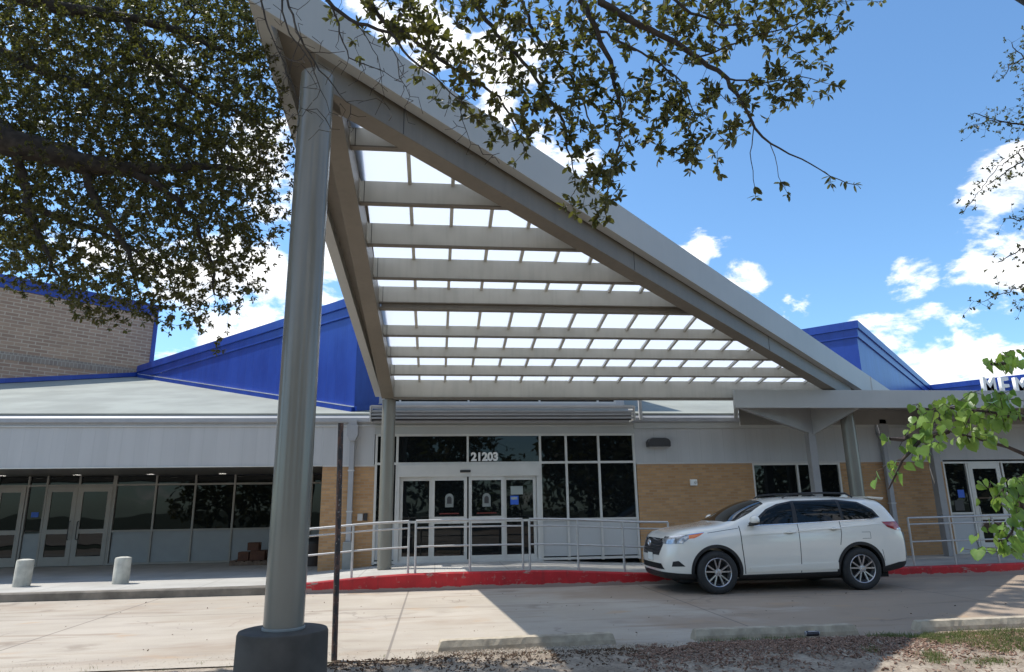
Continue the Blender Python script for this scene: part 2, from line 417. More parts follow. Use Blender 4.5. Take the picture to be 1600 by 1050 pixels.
# lighter tops, greyer undersides
off = nt.nodes.new('ShaderNodeVectorMath'); off.operation = 'ADD'; nt.links.new(ds, off.inputs[0]); off.inputs[1].default_value = (-.02, .0, .05)
n3 = noise(nt, off.outputs[0], 7.5, 12, .60, .30)
shade = ramp(nt, math_(nt, 'SUBTRACT', n3, n1), -.06, .12, .0, 1.0)
thick = ramp(nt, dens, .62, 1.0)
ccol = mixc(nt, math_(nt, 'MULTIPLY', thick, shade), (9.6, 9.6, 9.6), (5.7, 6.0, 6.4))
skyc = mixc(nt, 1.0, sky.outputs[0], (1.02, 1.34, 1.50), 'MULTIPLY')
wc = mixc(nt, cf, skyc, ccol)
nt.links.new(wc, bg.inputs[0]); bg.inputs[1].default_value = .12
SC.view_settings.view_transform = 'Standard'; SC.view_settings.look = 'None'; SC.view_settings.exposure = .36; SC.view_settings.gamma = 1
SC.view_settings.use_curve_mapping = False
SC.cycles.max_bounces = 8; SC.cycles.transparent_max_bounces = 12; SC.cycles.transmission_bounces = 4

# ------------------------------------------------------------------ setting
def smooth(a, b, x):
    t = min(1, max(0, (x - a) / (b - a))); return t * t * (3 - 2 * t)
YK = 14.28
def walk_h(x):
    if x < -2.9: return .155
    pts = [(-2.9, .165), (-2.5, .195), (-1.34, .28), (-.5, .315), (.3, .325), (1.9, .32), (2.6, .305), (4.1, .225), (5, .2), (9, .19), (12.5, .22), (15, .245), (40, .245)]
    for (a, ha), (b, hb) in zip(pts, pts[1:]):
        if a <= x <= b: return ha + (hb - ha) * (x - a) / (b - a)
    return .24
def sheet(name, x0, x1, y0, y1, z, mat, kind='structure'):
    o = MB().add([(x0, y0, z), (x1, y0, z), (x1, y1, z), (x0, y1, z)], [(0, 1, 2, 3)]).build(name, mat, fixn=False)
    return tag(o, kind=kind)
M['far_ground'] = pm('dry_grass_ground', (.05, .06, .025), .95, var=.35, scale=.5)
sheet('ground', -400, 400, -400, 500, -.06, M['far_ground'])
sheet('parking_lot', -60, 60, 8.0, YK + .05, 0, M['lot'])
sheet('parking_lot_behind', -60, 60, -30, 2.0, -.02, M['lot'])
# walkway slab with its ramp
xs = [-40, -12, -6, -2.9, -2.5, -2, -1.34, -.9, -.5, 0, .3, 1, 1.9, 2.6, 3.3, 4.1, 5, 7, 9, 11, 12.5, 14, 16, 20, 40]
mb = MB(); ys = [YK + .14, 14.7, 17.0, 17.3, 21.4]
vs = [(x, y, walk_h(x) if y < 17.2 else .155 if x < -2.6 else walk_h(x)) for y in ys for x in xs]
n = len(xs)
mb.add(vs, [(j * n + i, j * n + i + 1, (j + 1) * n + i + 1, (j + 1) * n + i) for j in range(len(ys) - 1) for i in range(n - 1)])
tag(mb.build('walkway', M['walk'], fixn=False), kind='structure')
def kerb(name, xs, mat, h=walk_h):
    mb = MB(); prof = lambda x, hh: [(x, YK, -.05), (x, YK + .002, hh - .025), (x, YK + .022, hh), (x, YK + .14, hh + .001), (x, YK + .14, -.05)]
    m = 5; vs = []
    for x in xs: vs += prof(x, h(x))
    fs = [(i * m + j, (i + 1) * m + j, (i + 1) * m + (j + 1) % m, i * m + (j + 1) % m) for i in range(len(xs) - 1) for j in range(m)]
    fs += [tuple(range(m)), tuple(range((len(xs) - 1) * m, len(xs) * m))[::-1]]
    mb.add(vs, fs); return tag(mb.build(name, mat), kind='structure')
kerb('kerb', [-40, -20, -10, -6, -3.1], M['kerb_grey'])
kerb('red_kerb', [-3.095, -2.9] + xs[4:], M['kerb_red'])
# planting bed
def fnoise(x, y, s=1., seed=0):
    return (math.sin(x * 2.1 * s + 1.3 + seed) * math.cos(y * 2.7 * s + .4 + seed) + .5 * math.sin(x * 5.3 * s + y * 4.1 * s + seed) + .3 * math.cos(x * 11.7 * s - y * 9.1 * s + 2 * seed)) / 1.8
def bed_z(x, y):
    edge = 8.22 + .10 * fnoise(x, y, .8) + .06 * fnoise(x, y, 2.4, 3)
    if x < .2: edge -= .30 * smooth(.6, -.6, x)
    if x < -2.5: edge -= .25
    if 2.15 < x < 3.0: edge -= .12
    d = edge - y
    return -.012 + .055 * smooth(-.02, .5, d) * (1 if x > -9 else 1) + (.02 * fnoise(x, y, 1.5, 1) + .012 * fnoise(x, y, 4, 2)) * smooth(0, .4, d)
mb = MB(); nx, ny = 420, 90
X = np.linspace(-9, 15, nx); Y = np.linspace(2.0, 8.9, ny)
vs = [(x, y, bed_z(x, y) if y > 3 else .02) for y in Y for x in X]
mb.add(vs, [(j * nx + i, j * nx + i + 1, (j + 1) * nx + i + 1, (j + 1) * nx + i) for j in range(ny - 1) for i in range(nx - 1)])
tag(mb.build('planting_bed', M['soil'], smooth=True), kind='structure')

# ------------------------------------------------------------------ low school building
B = empty('school_building', (2, 19, 0), 'low grey and tan brick school building with dark storefront entrance behind the kerb', 'building')
YF = 17.0
# brick walls
def wallbox(name, x0, x1, y0, y1, z0, z1, mat, parent=B, **k): return MB().box(x0, x1, y0, y1, z0, z1).build(name, mat, parent, **k)
wallbox('brick_wall', -2.70, -1.47, YF, YF + .25, .0, 2.56, M['brick_tan'])
wallbox('brick_wall', 5.01, 8.05, YF, YF + .25, .0, 2.56, M['brick_tan'])
wallbox('brick_wall', 10.44, 13.32, YF, YF + .25, .0, 2.56, M['brick_tan'])
wallbox('brick_wall', 8.05, 10.44, YF, YF + .25, .0, 1.15, M['brick_tan'])
wallbox('brick_wall', 18.3, 30, YF, YF + .25, .0, 2.56, M['brick_tan'])
wallbox('alcove_side_wall', -2.70, -2.46, YF + .25, 21.0, .0, 2.6, M['brick_side'])
# brick caps (light strip between brick and cladding)
for a, b_ in ((-2.70, -1.47), (5.01, 13.32)):
    wallbox('wall_flashing', a, b_, YF - .02, YF + .2, 2.56, 2.60, M['alu_dim'])
# upper cladding
wallbox('upper_cladding', -40, -2.705, YF - .02, YF + .22, 2.60, 3.60, M['cladding'])
wallbox('upper_cladding', -2.703, -1.49, YF - .018, YF + .22, 2.601, 3.60, M['cladding'])
wallbox('upper_cladding', -1.488, 4.99, YF - .016, YF + .22, 3.335, 3.60, M['fascia_metal'])
wallbox('upper_cladding', 4.992, 40, YF - .018, YF + .22, 2.602, 3.45, M['cladding'])
wallbox('eave_trim', 4.992, 40, YF - .045, YF + .21, 3.452, 3.598, M['fascia_metal'])
wallbox('fascia_drip_edge', -40, -2.70, YF - .045, YF + .1, 2.575, 2.598, M['alu'])
MB().prism([(YF - .06, 3.60), (YF - .10, 3.63), (YF - .10, 3.72), (YF - .03, 3.80), (YF + .3, 3.86), (YF + .3, 3.60)], 'x', -40, 40).build('eave_gutter', M['downspout'], B)
MB().prism([(YF - .055, 3.52), (YF - .055, 3.545), (YF + .0, 3.545), (YF + .0, 3.52)], 'x', -40, 4.98).build('trim_line', M['alu_dim'], B)
# roof slope
mb = MB()
def rz(y): return 3.845 + .275 * (y - 17)
mb.prism([(16.96, 3.80), (16.96, 3.84), (36, rz(36)), (36, rz(36) - .06)], 'x', -45, 2.0)
mb.prism([(16.96, 3.801), (16.96, 3.841), (20.6, rz(20.6)), (36, rz(20.6) + .05), (36, rz(20.6) - .05), (20.6, rz(20.6) - .06)], 'x', 2.0, 45)
mb.build('low_roof', M['roof'], B)
wallbox('back_wall', -40, 40, 35.4, 35.6, 0, 4.8, M['soffit'])
wallbox('interior_block', -2.4, 40, YF + .6, YF + .8, 0, 3.55, M['black_plastic'])
# alcove
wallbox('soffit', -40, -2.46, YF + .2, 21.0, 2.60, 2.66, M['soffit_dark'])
def downlight_mat():
    m, nt, b, out = newmat('lit_downlight_lens')
    b.inputs['Emission Color'].default_value = (1, .95, .85, 1); b.inputs['Emission Strength'].default_value = 9; return m
M['lamp'] = downlight_mat()
for k in range(8):
    x = -13.55 + 1.91 * k
    if x > -2.6: break
    dl = MB().lathe([(.0, 0), (.12, 0), (.12, -.014), (.095, -.016), (.09, -.004)], (x, 20.15, 2.599), 20).build('downlight', M['alu_dim'], B)
    MB().lathe([(.0, -.006), (.088, -.006), (.088, -.003), (0, -.003)], (x, 20.15, 2.598), 20).build('lens', M['lamp'], dl)

def storefront(parent, x0, x1, y, z0, z1, vb, hb, panes, name='storefront_window', fm=None, w=.05, d=.10):
    """frame mesh with glass_pane / infill_panel sub-parts.  vb: x of vertical bars, hb: z of horizontals, panes: (x0,x1,z0,z1,kind)"""
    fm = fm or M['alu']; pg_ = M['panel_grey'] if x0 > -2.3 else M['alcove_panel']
    mb = MB()
    mb.box(x0, x0 + w, y - .01, y + d, z0, z1); mb.box(x1 - w, x1, y - .01, y + d, z0, z1)
    for x in vb: mb.box(x - w / 2, x + w / 2, y - .009, y + d, z0 + .001, z1 - .001)
    for z in hb: mb.box(x0 + w, x1 - w, y - .007, y + d - .003, z - w / 2, z + w / 2)
    f = mb.build(name, fm, parent)
    for p in panes:
        k = p[4]
        if k == 'g': MB().box(p[0], p[1], y + .045, y + .06, p[2], p[3]).build('glass_pane', M['glass'], f)
        else: MB().box(p[0], p[1], y + .03, y + .05, p[2], p[3]).build('infill_panel', pg_, f)
    return f
# entrance storefront
M['alcove_panel'] = pm('shade_darkened_grey_panel', (.30, .32, .33), .55, var=.04)  # infill panel grey, alcove shade put into the colour
P = []
P += [(-1.42, -.95, .4, 1.23, 'p'), (-1.42, -.95, 1.27, 2.60, 'g'), (-1.42, -.95, 2.64, 3.29, 'g'), (-.93, .76, 2.64, 3.29, 'g'), (.78, 2.56, 2.64, 3.29, 'g')]
for a, b_ in ((2.58, 3.22), (3.23, 4.05), (4.06, 4.94)):
    P += [(a, b_, .4, 1.23, 'p'), (a, b_, 1.27, 2.60, 'g'), (a, b_, 2.64, 3.29, 'g')]
sf = storefront(B, -1.47, 4.99, YF, .30, 3.33, [-.94, 2.57, 3.225, 4.055], [.345, 1.25, 3.31], P, w=.055)
MB().box(-1.415, 4.935, YF - .012, YF + .09, 2.595, 2.65).build('transom_bar', M['alu'], B)
MB().box(.745, .795, YF - .008, YF + .09, 2.652, 3.28).build('transom_mullion', M['alu'], B)
# sliding door set
def leaf(x0, x1, y, z0, z1, name, mid=None, st=.075, sticker=False, notices=False):
    mb = MB()
    mb.box(x0, x0 + st, y, y + .045, z0, z1); mb.box(x1 - st, x1, y, y + .045, z0, z1)
    mb.box(x0 + st, x1 - st, y + .001, y + .044, z0, z0 + .13); mb.box(x0 + st, x1 - st, y + .001, y + .044, z1 - .09, z1)
    if mid: mb.box(x0 + st, x1 - st, y + .002, y + .043, mid[0], mid[1])
    f = mb.build(name, M['alu'], B)
    zs = [(z0 + .13, z1 - .09)] if not mid else [(z0 + .13, mid[0]), (mid[1], z1 - .09)]
    for a, b_ in zs: MB().box(x0 + st, x1 - st, y + .018, y + .026, a, b_).build('glass_pane', M['glass'], f)
    xc = (x0 + x1) / 2
    if sticker:
        # arch shaped decal with a dark emblem and a thin red strip below
        pts = [(xc - .10, 1.58), (xc + .10, 1.58)] + [(xc + .10 * math.cos(t), 1.80 + .10 * math.sin(t)) for t in np.linspace(0, PI, 13)]
        inner = [(xc - .055, 1.66), (xc + .055, 1.66)] + [(xc + .055 * math.cos(t), 1.77 + .065 * math.sin(t)) for t in np.linspace(0, PI, 11)]
        MB().prism(pts, 'y', y + .0155, y + .0175).build('arch_decal', M['decal'], f)
        MB().prism(inner, 'y', y + .0135, y + .0150).build('decal_emblem', M['dark_bronze'], f)
        MB().box(x0 + st + .12, x1 - st - .12, y + .0145, y + .0175, 1.42, 1.445).build('red_decal_strip', M['red_strip'], f)
    if notices:
        MB().box(xc - .22, xc + .08, y + .0145, y + .0175, 1.86, 2.06).build('paper_notice', M['paper_dim'], f)
        MB().box(xc - .23, xc - .03, y + .0145, y + .0175, 1.62, 1.83).build('blue_notice', M['blue_paper'], f)
        MB().box(xc - .21, xc - .06, y + .0125, y + .0140, 1.74, 1.80).build('notice_heading', M['paper_dim'], f)
    return f
M['decal'] = pm('frosted_decal', (.22, .24, .23), .6, var=.1)
M['paper_dim'] = pm('faded_paper', (.30, .34, .33), .6, var=.08)
leaf(-.86, -.08, YF + .03, .335, 2.30, 'door_sidelight')
leaf(-.10, .755, YF - .022, .335, 2.30, 'sliding_door', (1.20, 1.36), sticker=True)
leaf(.795, 1.66, YF - .022, .335, 2.30, 'sliding_door', (1.20, 1.36), sticker=True)
leaf(1.64, 2.45, YF + .03, .335, 2.30, 'door_sidelight', notices=True)
mb = MB(); mb.box(-.915, 2.545, YF - .06, YF + .09, 2.30, 2.592); mb.box(-.915, -.865, YF - .03, YF + .09, .31, 2.298); mb.box(2.46, 2.545, YF - .03, YF + .09, .31, 2.298)
mb.box(-.915, 2.545, YF - .045, YF - .061, 2.50, 2.515)
dh = mb.build('door_header', M['alu'], B)
MB().box(.58, .84, YF - .10, YF - .062, 2.395, 2.455).build('motion_sensor', M['black_plastic'], dh, bevel=.012)
MB().box(-.92, 2.55, YF - .14, YF - .015, .30, .333).build('door_threshold', M['alu_dim'], B)

# text helper
FONT = None
def text_obj(name, s, size, loc, mat, parent, extrude=.01, rot=(PI / 2, 0, 0), bold=.0, align='LEFT', sx=1.):
    cu = bpy.data.curves.new(name, 'FONT'); cu.body = s; cu.size = size; cu.extrude = extrude; cu.offset = bold; cu.align_x = align
    o = bpy.data.objects.new(name, cu); C.objects.link(o)
    o.location = loc; o.rotation_euler = rot; o.scale = (sx, 1, 1)
    bpy.context.view_layer.update()
    me = bpy.data.meshes.new_from_object(o.evaluated_get(bpy.context.evaluated_depsgraph_get()))
    me.transform(o.matrix_world)
    bpy.data.objects.remove(o)
    off = wloc(parent) if parent else Vector((0, 0, 0))
    me.transform(Matrix.Translation(-off))
    return mkobj(name, me, mat, parent)
text_obj('house_number', '21203', .275, (.855, YF + .036, 2.685), M['white_paint'], sf, extrude=.006, bold=.0125, sx=.98)

# window right of the brick
storefront(B, 8.05, 10.44, YF + .02, 1.15, 2.56, [9.27], [1.175, 2.535], [(8.1, 9.24, 1.2, 2.51, 'g'), (9.3, 10.39, 1.2, 2.51, 'g')], w=.05)
# right-hand doors
storefront(B, 13.32, 14.02, YF + .02, .2, 2.56, [], [.24, 1.23, 2.535], [(13.37, 13.97, .27, 1.2, 'p'), (13.37, 13.97, 1.26, 2.51, 'g')])
def swing_door(x0, x1, y, z0, z1, hinge, parent=B, midz=(1.06, 1.2)):
    st = .12; mb = MB()
    mb.box(x0, x0 + st, y, y + .05, z0, z1); mb.box(x1 - st, x1, y, y + .05, z0, z1)
    mb.box(x0 + st, x1 - st, y + .001, y + .049, z0, z0 + .24); mb.box(x0 + st, x1 - st, y + .001, y + .049, z1 - .15, z1)
    mb.box(x0 + st, x1 - st, y + .002, y + .048, midz[0], midz[1])
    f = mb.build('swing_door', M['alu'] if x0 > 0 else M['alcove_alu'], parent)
    MB().box(x0 + st, x1 - st, y + .02, y + .03, z0 + .24, midz[0]).build('glass_pane', M['glass'], f)
    MB().box(x0 + st, x1 - st, y + .02, y + .03, midz[1], z1 - .15).build('glass_pane', M['glass'], f)
    hx = x1 - .09 if hinge == 'L' else x0 + .09
    MB().tube([(hx, y, midz[0] - .16), (hx, y - .06, midz[0] - .14), (hx, y - .07, midz[0] + .05), (hx, y - .06, midz[1] + .20), (hx, y, midz[1] + .22)], .012, 8).build('handle', M['black_plastic'] if parent is B and x0 < 0 else M['alu'], f, smooth=True)
    return f
swing_door(14.05, 14.97, YF + .03, .25, 2.52, 'R')
storefront(B, 15.0, 15.9, YF + .02, .2, 2.56, [], [.24, 1.23, 2.535], [(15.05, 15.85, .27, 1.2, 'p'), (15.05, 15.85, 1.26, 2.51, 'g')])
swing_door(15.93, 16.85, YF + .03, .25, 2.52, 'L')
storefront(B, 16.88, 18.3, YF + .02, .2, 2.56, [17.6], [.24, 1.23, 2.535], [(16.93, 17.57, .27, 1.2, 'p'), (17.63, 18.25, .27, 1.2, 'p'), (16.93, 18.25, 1.26, 2.51, 'g')])
MB().box(14.03, 18.3, YF + .02, YF + .1, 2.521, 2.559).build('door_head_trim', M['alu'], B)
MB().box(13.66, 13.84, YF + .055, YF + .063, 1.63, 1.83).build('blue_notice', M['blue_paper'], B)
MB().box(13.52, 13.78, YF + .055, YF + .063, 1.30, 1.56).build('dark_notice', M['dark_bronze'], B)

# alcove storefront at Y=21
YA = 21.0
xs_m = [-9.03, -7.96, -6.88, -5.79, -4.70, -3.61]
P = []; ed = xs_m + [-2.50]
for a, b_ in zip(ed, ed[1:]): P += [(a + .02, b_ - .02, .22, 1.04, 'p'), (a + .02, b_ - .02, 1.10, 2.31, 'g'), (a + .02, b_ - .02, 2.37, 2.59, 'g')]
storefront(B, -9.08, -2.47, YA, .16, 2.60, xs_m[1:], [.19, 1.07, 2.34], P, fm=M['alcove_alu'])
P = [(-13.0, -9.1, 2.37, 2.59, 'g'), (-11.34, -10.92, .22, 1.04, 'p'), (-11.34, -10.92, 1.10, 2.31, 'g'), (-20, -13, .22, 1.04, 'p'), (-20, -13, 1.1, 2.59, 'g')]
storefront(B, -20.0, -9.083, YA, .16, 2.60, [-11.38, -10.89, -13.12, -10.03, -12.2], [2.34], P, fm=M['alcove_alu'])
for a, b_, h in ((-10.85, -10.05, 'L'), (-10.01, -9.12, 'R'), (-12.17, -11.42, 'R'), (-13.08, -12.23, 'L')):
    swing_door(a, b_, YA - .02, .17, 2.31, h, midz=(1.02, 1.14))
MB().box(-11.22, -11.03, YA + .036, YA + .043, 1.48, 1.62).build('blue_notice', M['blue_paper'], B)

# sunshade louvre over the entrance
mb = MB()
for k in range(4):
    z = 3.635 + .08 * k
    mb.hexa([(-1.55, 16.40, z), (4.84, 16.40, z), (4.84, 16.475, z + .02), (-1.55, 16.475, z + .02)], [(-1.55, 16.40, z + .04), (4.84, 16.40, z + .04), (4.84, 16.475, z + .06), (-1.55, 16.475, z + .06)])
for k in range(5): mb.box(-1.55, 4.84, 16.52 + .09 * k, 16.56 + .09 * k, 3.80, 3.86)
su = mb.build('sunshade_louvre', M['downspout'], B)
MB().box(-1.54, 4.83, 16.60, 16.62, 3.62, 3.79).build('louvre_gap_shade', M['dark_bronze'], su)  # dark sheet added behind the blades so the gaps look shaded
mb = MB()
for x in (-1.58, 4.845): mb.box(x, x + .03, 16.38, YF - .11, 3.60, 3.945)
mb.box(-1.549, 4.839, 16.395, 16.45, 3.935, 3.96)
mb.build('sunshade_frame', M['alu_dim'], su)
# clerestory box behind the canopy
wallbox('clerestory_wall', -1.62, 5.02, 17.85, 24.5, 3.9, 4.22, M['cladding'])
wallbox('clerestory_wall', -1.62, 5.02, 17.87, 24.5, 5.45, 6.6, M['cladding'])
wallbox('clerestory_pier', -1.62, -1.40, 17.86, 24.4, 4.22, 5.45, M['cladding'])
wallbox('clerestory_pier', 4.80, 5.02, 17.86, 24.4, 4.22, 5.45, M['cladding'])
storefront(B, -1.40, 4.80, 17.88, 4.22, 5.45, [-.95, .83, 2.72, 4.30], [4.25, 5.42], [(-1.37, 4.77, 4.27, 5.4, 'g')], name='clerestory_window')
MB().box(5.12, 5.20, 16.85, 16.93, 3.66, 4.3).build('vent_post', M['alu_dim'], B)

# blue pop-up volume, its walls turned 45 degrees
Cn = Vector((-2.05, 17.30)); Fb = Vector((-11.15, 26.72)); Rn = Vector((12.75, 19.0)); Mt = Vector((6.2, 25.55))
Rb = Vector((23.5, 30.1)); Rw = Vector((31.0, 21.5))
foot = [Fb, Cn, Mt, Rn, Rb, Rw, Vector((42, 33)), Vector((42, 35.3)), Vector((-2.8, 35.3))]
ZT = 6.95
def ring(poly, z0, z1, off=0.):
    # offset polygon outward (ccw order assumed) by off
    n = len(poly); out = []
    for i in range(n):
        p0, p1, p2 = poly[i - 1], poly[i], poly[(i + 1) % n]
        a = (p1 - p0).normalized(); b_ = (p2 - p1).normalized()
        na = Vector((a.y, -a.x)); nb = Vector((b_.y, -b_.x)); m = (na + nb); m = m / max(.3, m.dot(na)) if m.length > 1e-4 else na
        out.append(p1 + m * off)
    return MB().prism([(p.x, p.y) for p in out], 'z', z0, z1)
pop = ring(foot, 3.6, ZT - .5).build('blue_wall', M['blue'], B)
ring(foot, ZT - .5, ZT - .24, .05).build('parapet_band', M['blue'], B)
ring(foot, ZT - .24, ZT, .10).build('parapet_coping', M['blue'], B)
# base flashing along the visible left wall and corner trims
def strip(p, q, za, zb, off, h, t=.04):
    d_ = (q - p).normalized(); n_ = Vector((d_.y, -d_.x))
    a = p + n_ * off; b_ = q + n_ * off; a2 = p - n_ * t; b2 = q - n_ * t
    return MB().hexa([(a.x, a.y, za), (b_.x, b_.y, zb), (b2.x, b2.y, zb), (a2.x, a2.y, za)], [(a.x, a.y, za + h), (b_.x, b_.y, zb + h), (b2.x, b2.y, zb + h), (a2.x, a2.y, za + h)])
strip(Fb, Cn, rz(Fb.y) - .02, rz(Cn.y) - .02, .09, .13).build('base_flashing', M['blue'], B)
strip(Cn, Cn + (Mt - Cn).normalized() * .9, rz(Cn.y), rz(Cn.y + .6), .09, .13).build('base_flashing', M['blue'], B)
strip(Fb, Cn, rz(Fb.y) + .11, rz(Cn.y) + .11, .095, .025).build('flashing_edge', M['flash'] if 'flash' in M else M['alu_dim'], B)

# downspouts
def downspout(x, top, zb, boot_h):
    mb = MB()
    mb.prism([(x - .13, top), (x + .13, top), (x + .13, top - .25), (x + .06, top - .38), (x - .06, top - .38), (x - .13, top - .25)], 'y', YF - .22, YF - .025)
    mb.box(x - .10, x + .10, YF - .20, YF - .06, top, top + .12)
    mb.box(x - .058, x + .058, YF - .16, YF - .04, zb + boot_h, top - .36)
    d_ = mb.build('downspout', M['downspout'], B, bevel=.006)
    mb = MB()
    for z in (2.45, 1.5): mb.box(x - .075, x + .075, YF - .17, YF - .021, z, z + .03)
    mb.build('strap', M['alu_dim'], d_)
    MB().box(x - .11, x + .11, YF - .24, YF - .01, zb, zb + boot_h).build('boot', M['boot'], d_, bevel=.02)
downspout(-2.01, 3.54, .14, .70); downspout(11.66, 3.54, .18, .62)

# wall devices
mb = MB(); mb.prism([(5.28, 2.98), (5.28, 3.10), (5.32, 3.17), (5.40, 3.20), (5.74, 3.20), (5.82, 3.17), (5.86, 3.10), (5.86, 2.98)], 'y', YF - .24, YF - .019)
wl = mb.build('wall_light', M['dark_bronze'], B, bevel=.015)
MB().box(5.33, 5.81, YF - .20, YF - .04, 2.965, 2.979).build('lens', M['panel_grey'], wl)
st = MB().box(6.36, 6.54, YF - .06, YF - .001, 2.02, 2.17).build('strobe_horn', M['white_paint'], B, bevel=.012)
MB().lathe([(0, 0), (.045, 0), (.03, -.02), (0, -.02)], (6.49, YF - .062, 2.10), 12, axis='y').build('strobe_lens', M['alu'], st)
MB().box(-1.83, -1.71, YF - .05, YF - .001, 1.30, 1.46).build('keypad', M['alu_dim'], B, bevel=.006)
MB().box(-1.69, -1.60, YF - .055, YF - .001, 1.30, 1.47).build('card_reader', M['black_plastic'], B, bevel=.006)

# ------------------------------------------------------------------ tall brick block beyond the roof
BB = empty('brick_building', (-16, 30, 0), 'tall beige brick block with bright blue parapet rising behind the low roof on the left', 'building')
a0 = Vector((-11.0, 27.25)); dr = Vector((-math.sin(math.radians(47.5)), -math.cos(math.radians(47.5)))); bk = Vector((dr.y, -dr.x))
if bk.y < 0: bk = -bk
q = [a0 + dr * 24, a0, a0 + bk * 14, a0 + dr * 24 + bk * 14]
ring(q, 3.0, 9.05).build('brick_wall', M['brick_block'], BB)
ring(q, 9.05, 9.28, .04).build('parapet_band', M['blue'], BB)
ring(q, 9.28, 9.5, .09).build('parapet_coping', M['blue'], BB)
n_ = Vector((-dr.y, dr.x)); n_ = n_ if n_.y < 0 else -n_
ct = ring([a0 + dr * .06, a0 - dr * .03, a0 - dr * .03 + bk * .1, a0 + dr * .06 + bk * .1], 6.5, 9.05, .03).build('corner_trim', M['blue'], BB)
# blue step flashing where the roof meets the brick
pA = a0 + dr * 24; zA = rz(pA.y); zB = rz(a0.y)
def slab2(p, q_, za, zb, h, o1):
    a = p + n_ * o1; b_ = q_ + n_ * o1
    return MB().hexa([(a.x, a.y, za), (b_.x, b_.y, zb), (q_.x, q_.y, zb), (p.x, p.y, za)], [(a.x, a.y, za + h), (b_.x, b_.y, zb + h), (q_.x, q_.y, zb + h), (p.x, p.y, za + h)])
slab2(pA, a0, zA, zB, .16, .12).build('roof_flashing', M['blue'], BB)
SOLD = brick_mat('soldier_brick', (.32, .24, .185), (.25, .185, .145), (.40, .34, .28), .125, .40, .014, 42)
slab2(pA, a0, 6.62, 6.62, .26, .012).build('soldier_course', SOLD, BB)

# ------------------------------------------------------------------ big entrance canopy
CAN = empty('entrance_canopy', (-1.27, 6.42, 0), 'large triangular grey steel canopy with white translucent panels over the entrance drive', 'canopy')
def pz(y, dz=0.): return 4.09 + .21 * (15.6 - y) + dz
def sloped(pts, d0, d1, name, mat, parent=CAN, **k):
    b_ = [(x, y, pz(y, d0)) for x, y in pts]; t = [(x, y, pz(y, d1)) for x, y in pts]
    n = len(pts); mb = MB()
    mb.add(b_ + t, [tuple(range(n))[::-1], tuple(range(n, 2 * n))] + [(i, (i + 1) % n, n + (i + 1) % n, n + i) for i in range(n)])
    return mb.build(name, mat, parent, **k)
SL = .797
gin = lambda x: 7.80 + SL * x
gout = lambda x: 7.52 + SL * x
fo = lambda x: 7.31 + .803 * x
fi = lambda x: 7.47 + .803 * x
# girders
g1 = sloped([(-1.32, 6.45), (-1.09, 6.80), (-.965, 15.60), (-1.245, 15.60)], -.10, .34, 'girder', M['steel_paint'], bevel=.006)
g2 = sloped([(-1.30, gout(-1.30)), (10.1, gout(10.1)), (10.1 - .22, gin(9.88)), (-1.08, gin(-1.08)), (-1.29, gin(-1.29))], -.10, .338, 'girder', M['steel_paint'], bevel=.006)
# seam plates on the diagonal girder
for x in (-.42, 3.1, 6.7):
    MB().box(-.004, .004, -.006, .004, .01, .38).build('splice_line', M['dark_bronze'], g2).location = (x, gout(x), pz(gout(x), -.1))
# fascias
def fline(pA_, pB_, in_off, d0, d1, name):
    p = Vector(pA_); q_ = Vector(pB_)
    return p, q_
sloped([(-1.86, fo(-1.86)), (12.3, fo(12.3)), (12.3, fi(12.3)), (-1.72, fi(-1.72))], .20, .73, 'fascia', M['fascia_metal'], bevel=.004)
sloped([(-1.861, fo(-1.86) + .004), (-1.70, fi(-1.70) + .004), (-1.29, 16.3), (-1.45, 16.3)], .20, .729, 'fascia', M['fascia_metal'], bevel=.004)
sloped([(-1.29, 16.2), (11.1, 16.2), (11.1, 16.3), (-1.29, 16.3)], .25, .72, 'fascia', M['fascia_metal'])
# gutter closures
sloped([(-1.76, fi(-1.76) + .1), (-1.0, fi(-1.0) + .3), (-1.08, 16.15), (-1.30, 16.15)], .355, .375, 'gutter_plate', M['steel_paint'])
sloped([(-1.0, fi(-1.0) + .002), (10.9, fi(10.9) + .002), (10.6, gin(10.6) + .1), (-1.0, gin(-1.0) + .1)], .356, .376, 'gutter_plate', M['steel_paint'])
# purlins: three shallow ones, a deep one at the step in the roof, four deeper ones
PB = [0, 4.32, 4.50, 4.685, 5.03, 5.14, 5.315, 5.515, 5.785]; PT = [4.43, 4.575, 4.745, 4.925, 5.36, 5.52, 5.69, 5.87, 6.08]
for i in range(1, 9):
    y = 15.6 - i
    x1 = (y - 7.72) / SL + .06
    x1 = max(x1, -.75)
    z0, z1 = PB[i] + .045, PT[i]; xi = -1.09 + .0142 * (y - 6.8)
    p = MB().box(xi - .01, x1, y, y + .08, z0, z1).build('purlin', M['purlin_paint'], CAN, bevel=.004)
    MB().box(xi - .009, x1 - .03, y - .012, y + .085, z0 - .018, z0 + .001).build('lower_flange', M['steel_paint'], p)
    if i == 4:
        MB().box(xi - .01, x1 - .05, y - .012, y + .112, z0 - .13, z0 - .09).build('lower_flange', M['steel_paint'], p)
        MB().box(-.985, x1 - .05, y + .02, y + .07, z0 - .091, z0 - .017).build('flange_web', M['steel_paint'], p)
    MB().box(xi - .004, xi + .010, y - .10, y + .2, z0 + .02, z1 - .02).build('end_plate', M['purlin_paint'], p)
    MB().box(xi + .055, xi + .063, y - .004, y + .001, z0 + .0, z1 - .002).build('joint_gap', M['dark_bronze'], p)
MB().box(-.985, 9.95, 15.60, 15.78, 4.03, 4.43).build('rear_beam', M['purlin_paint'], CAN, bevel=.005)
MB().box(-.985, 9.9, 15.56, 15.82, 3.995, 4.029).build('rear_beam_flange', M['steel_paint'], CAN)
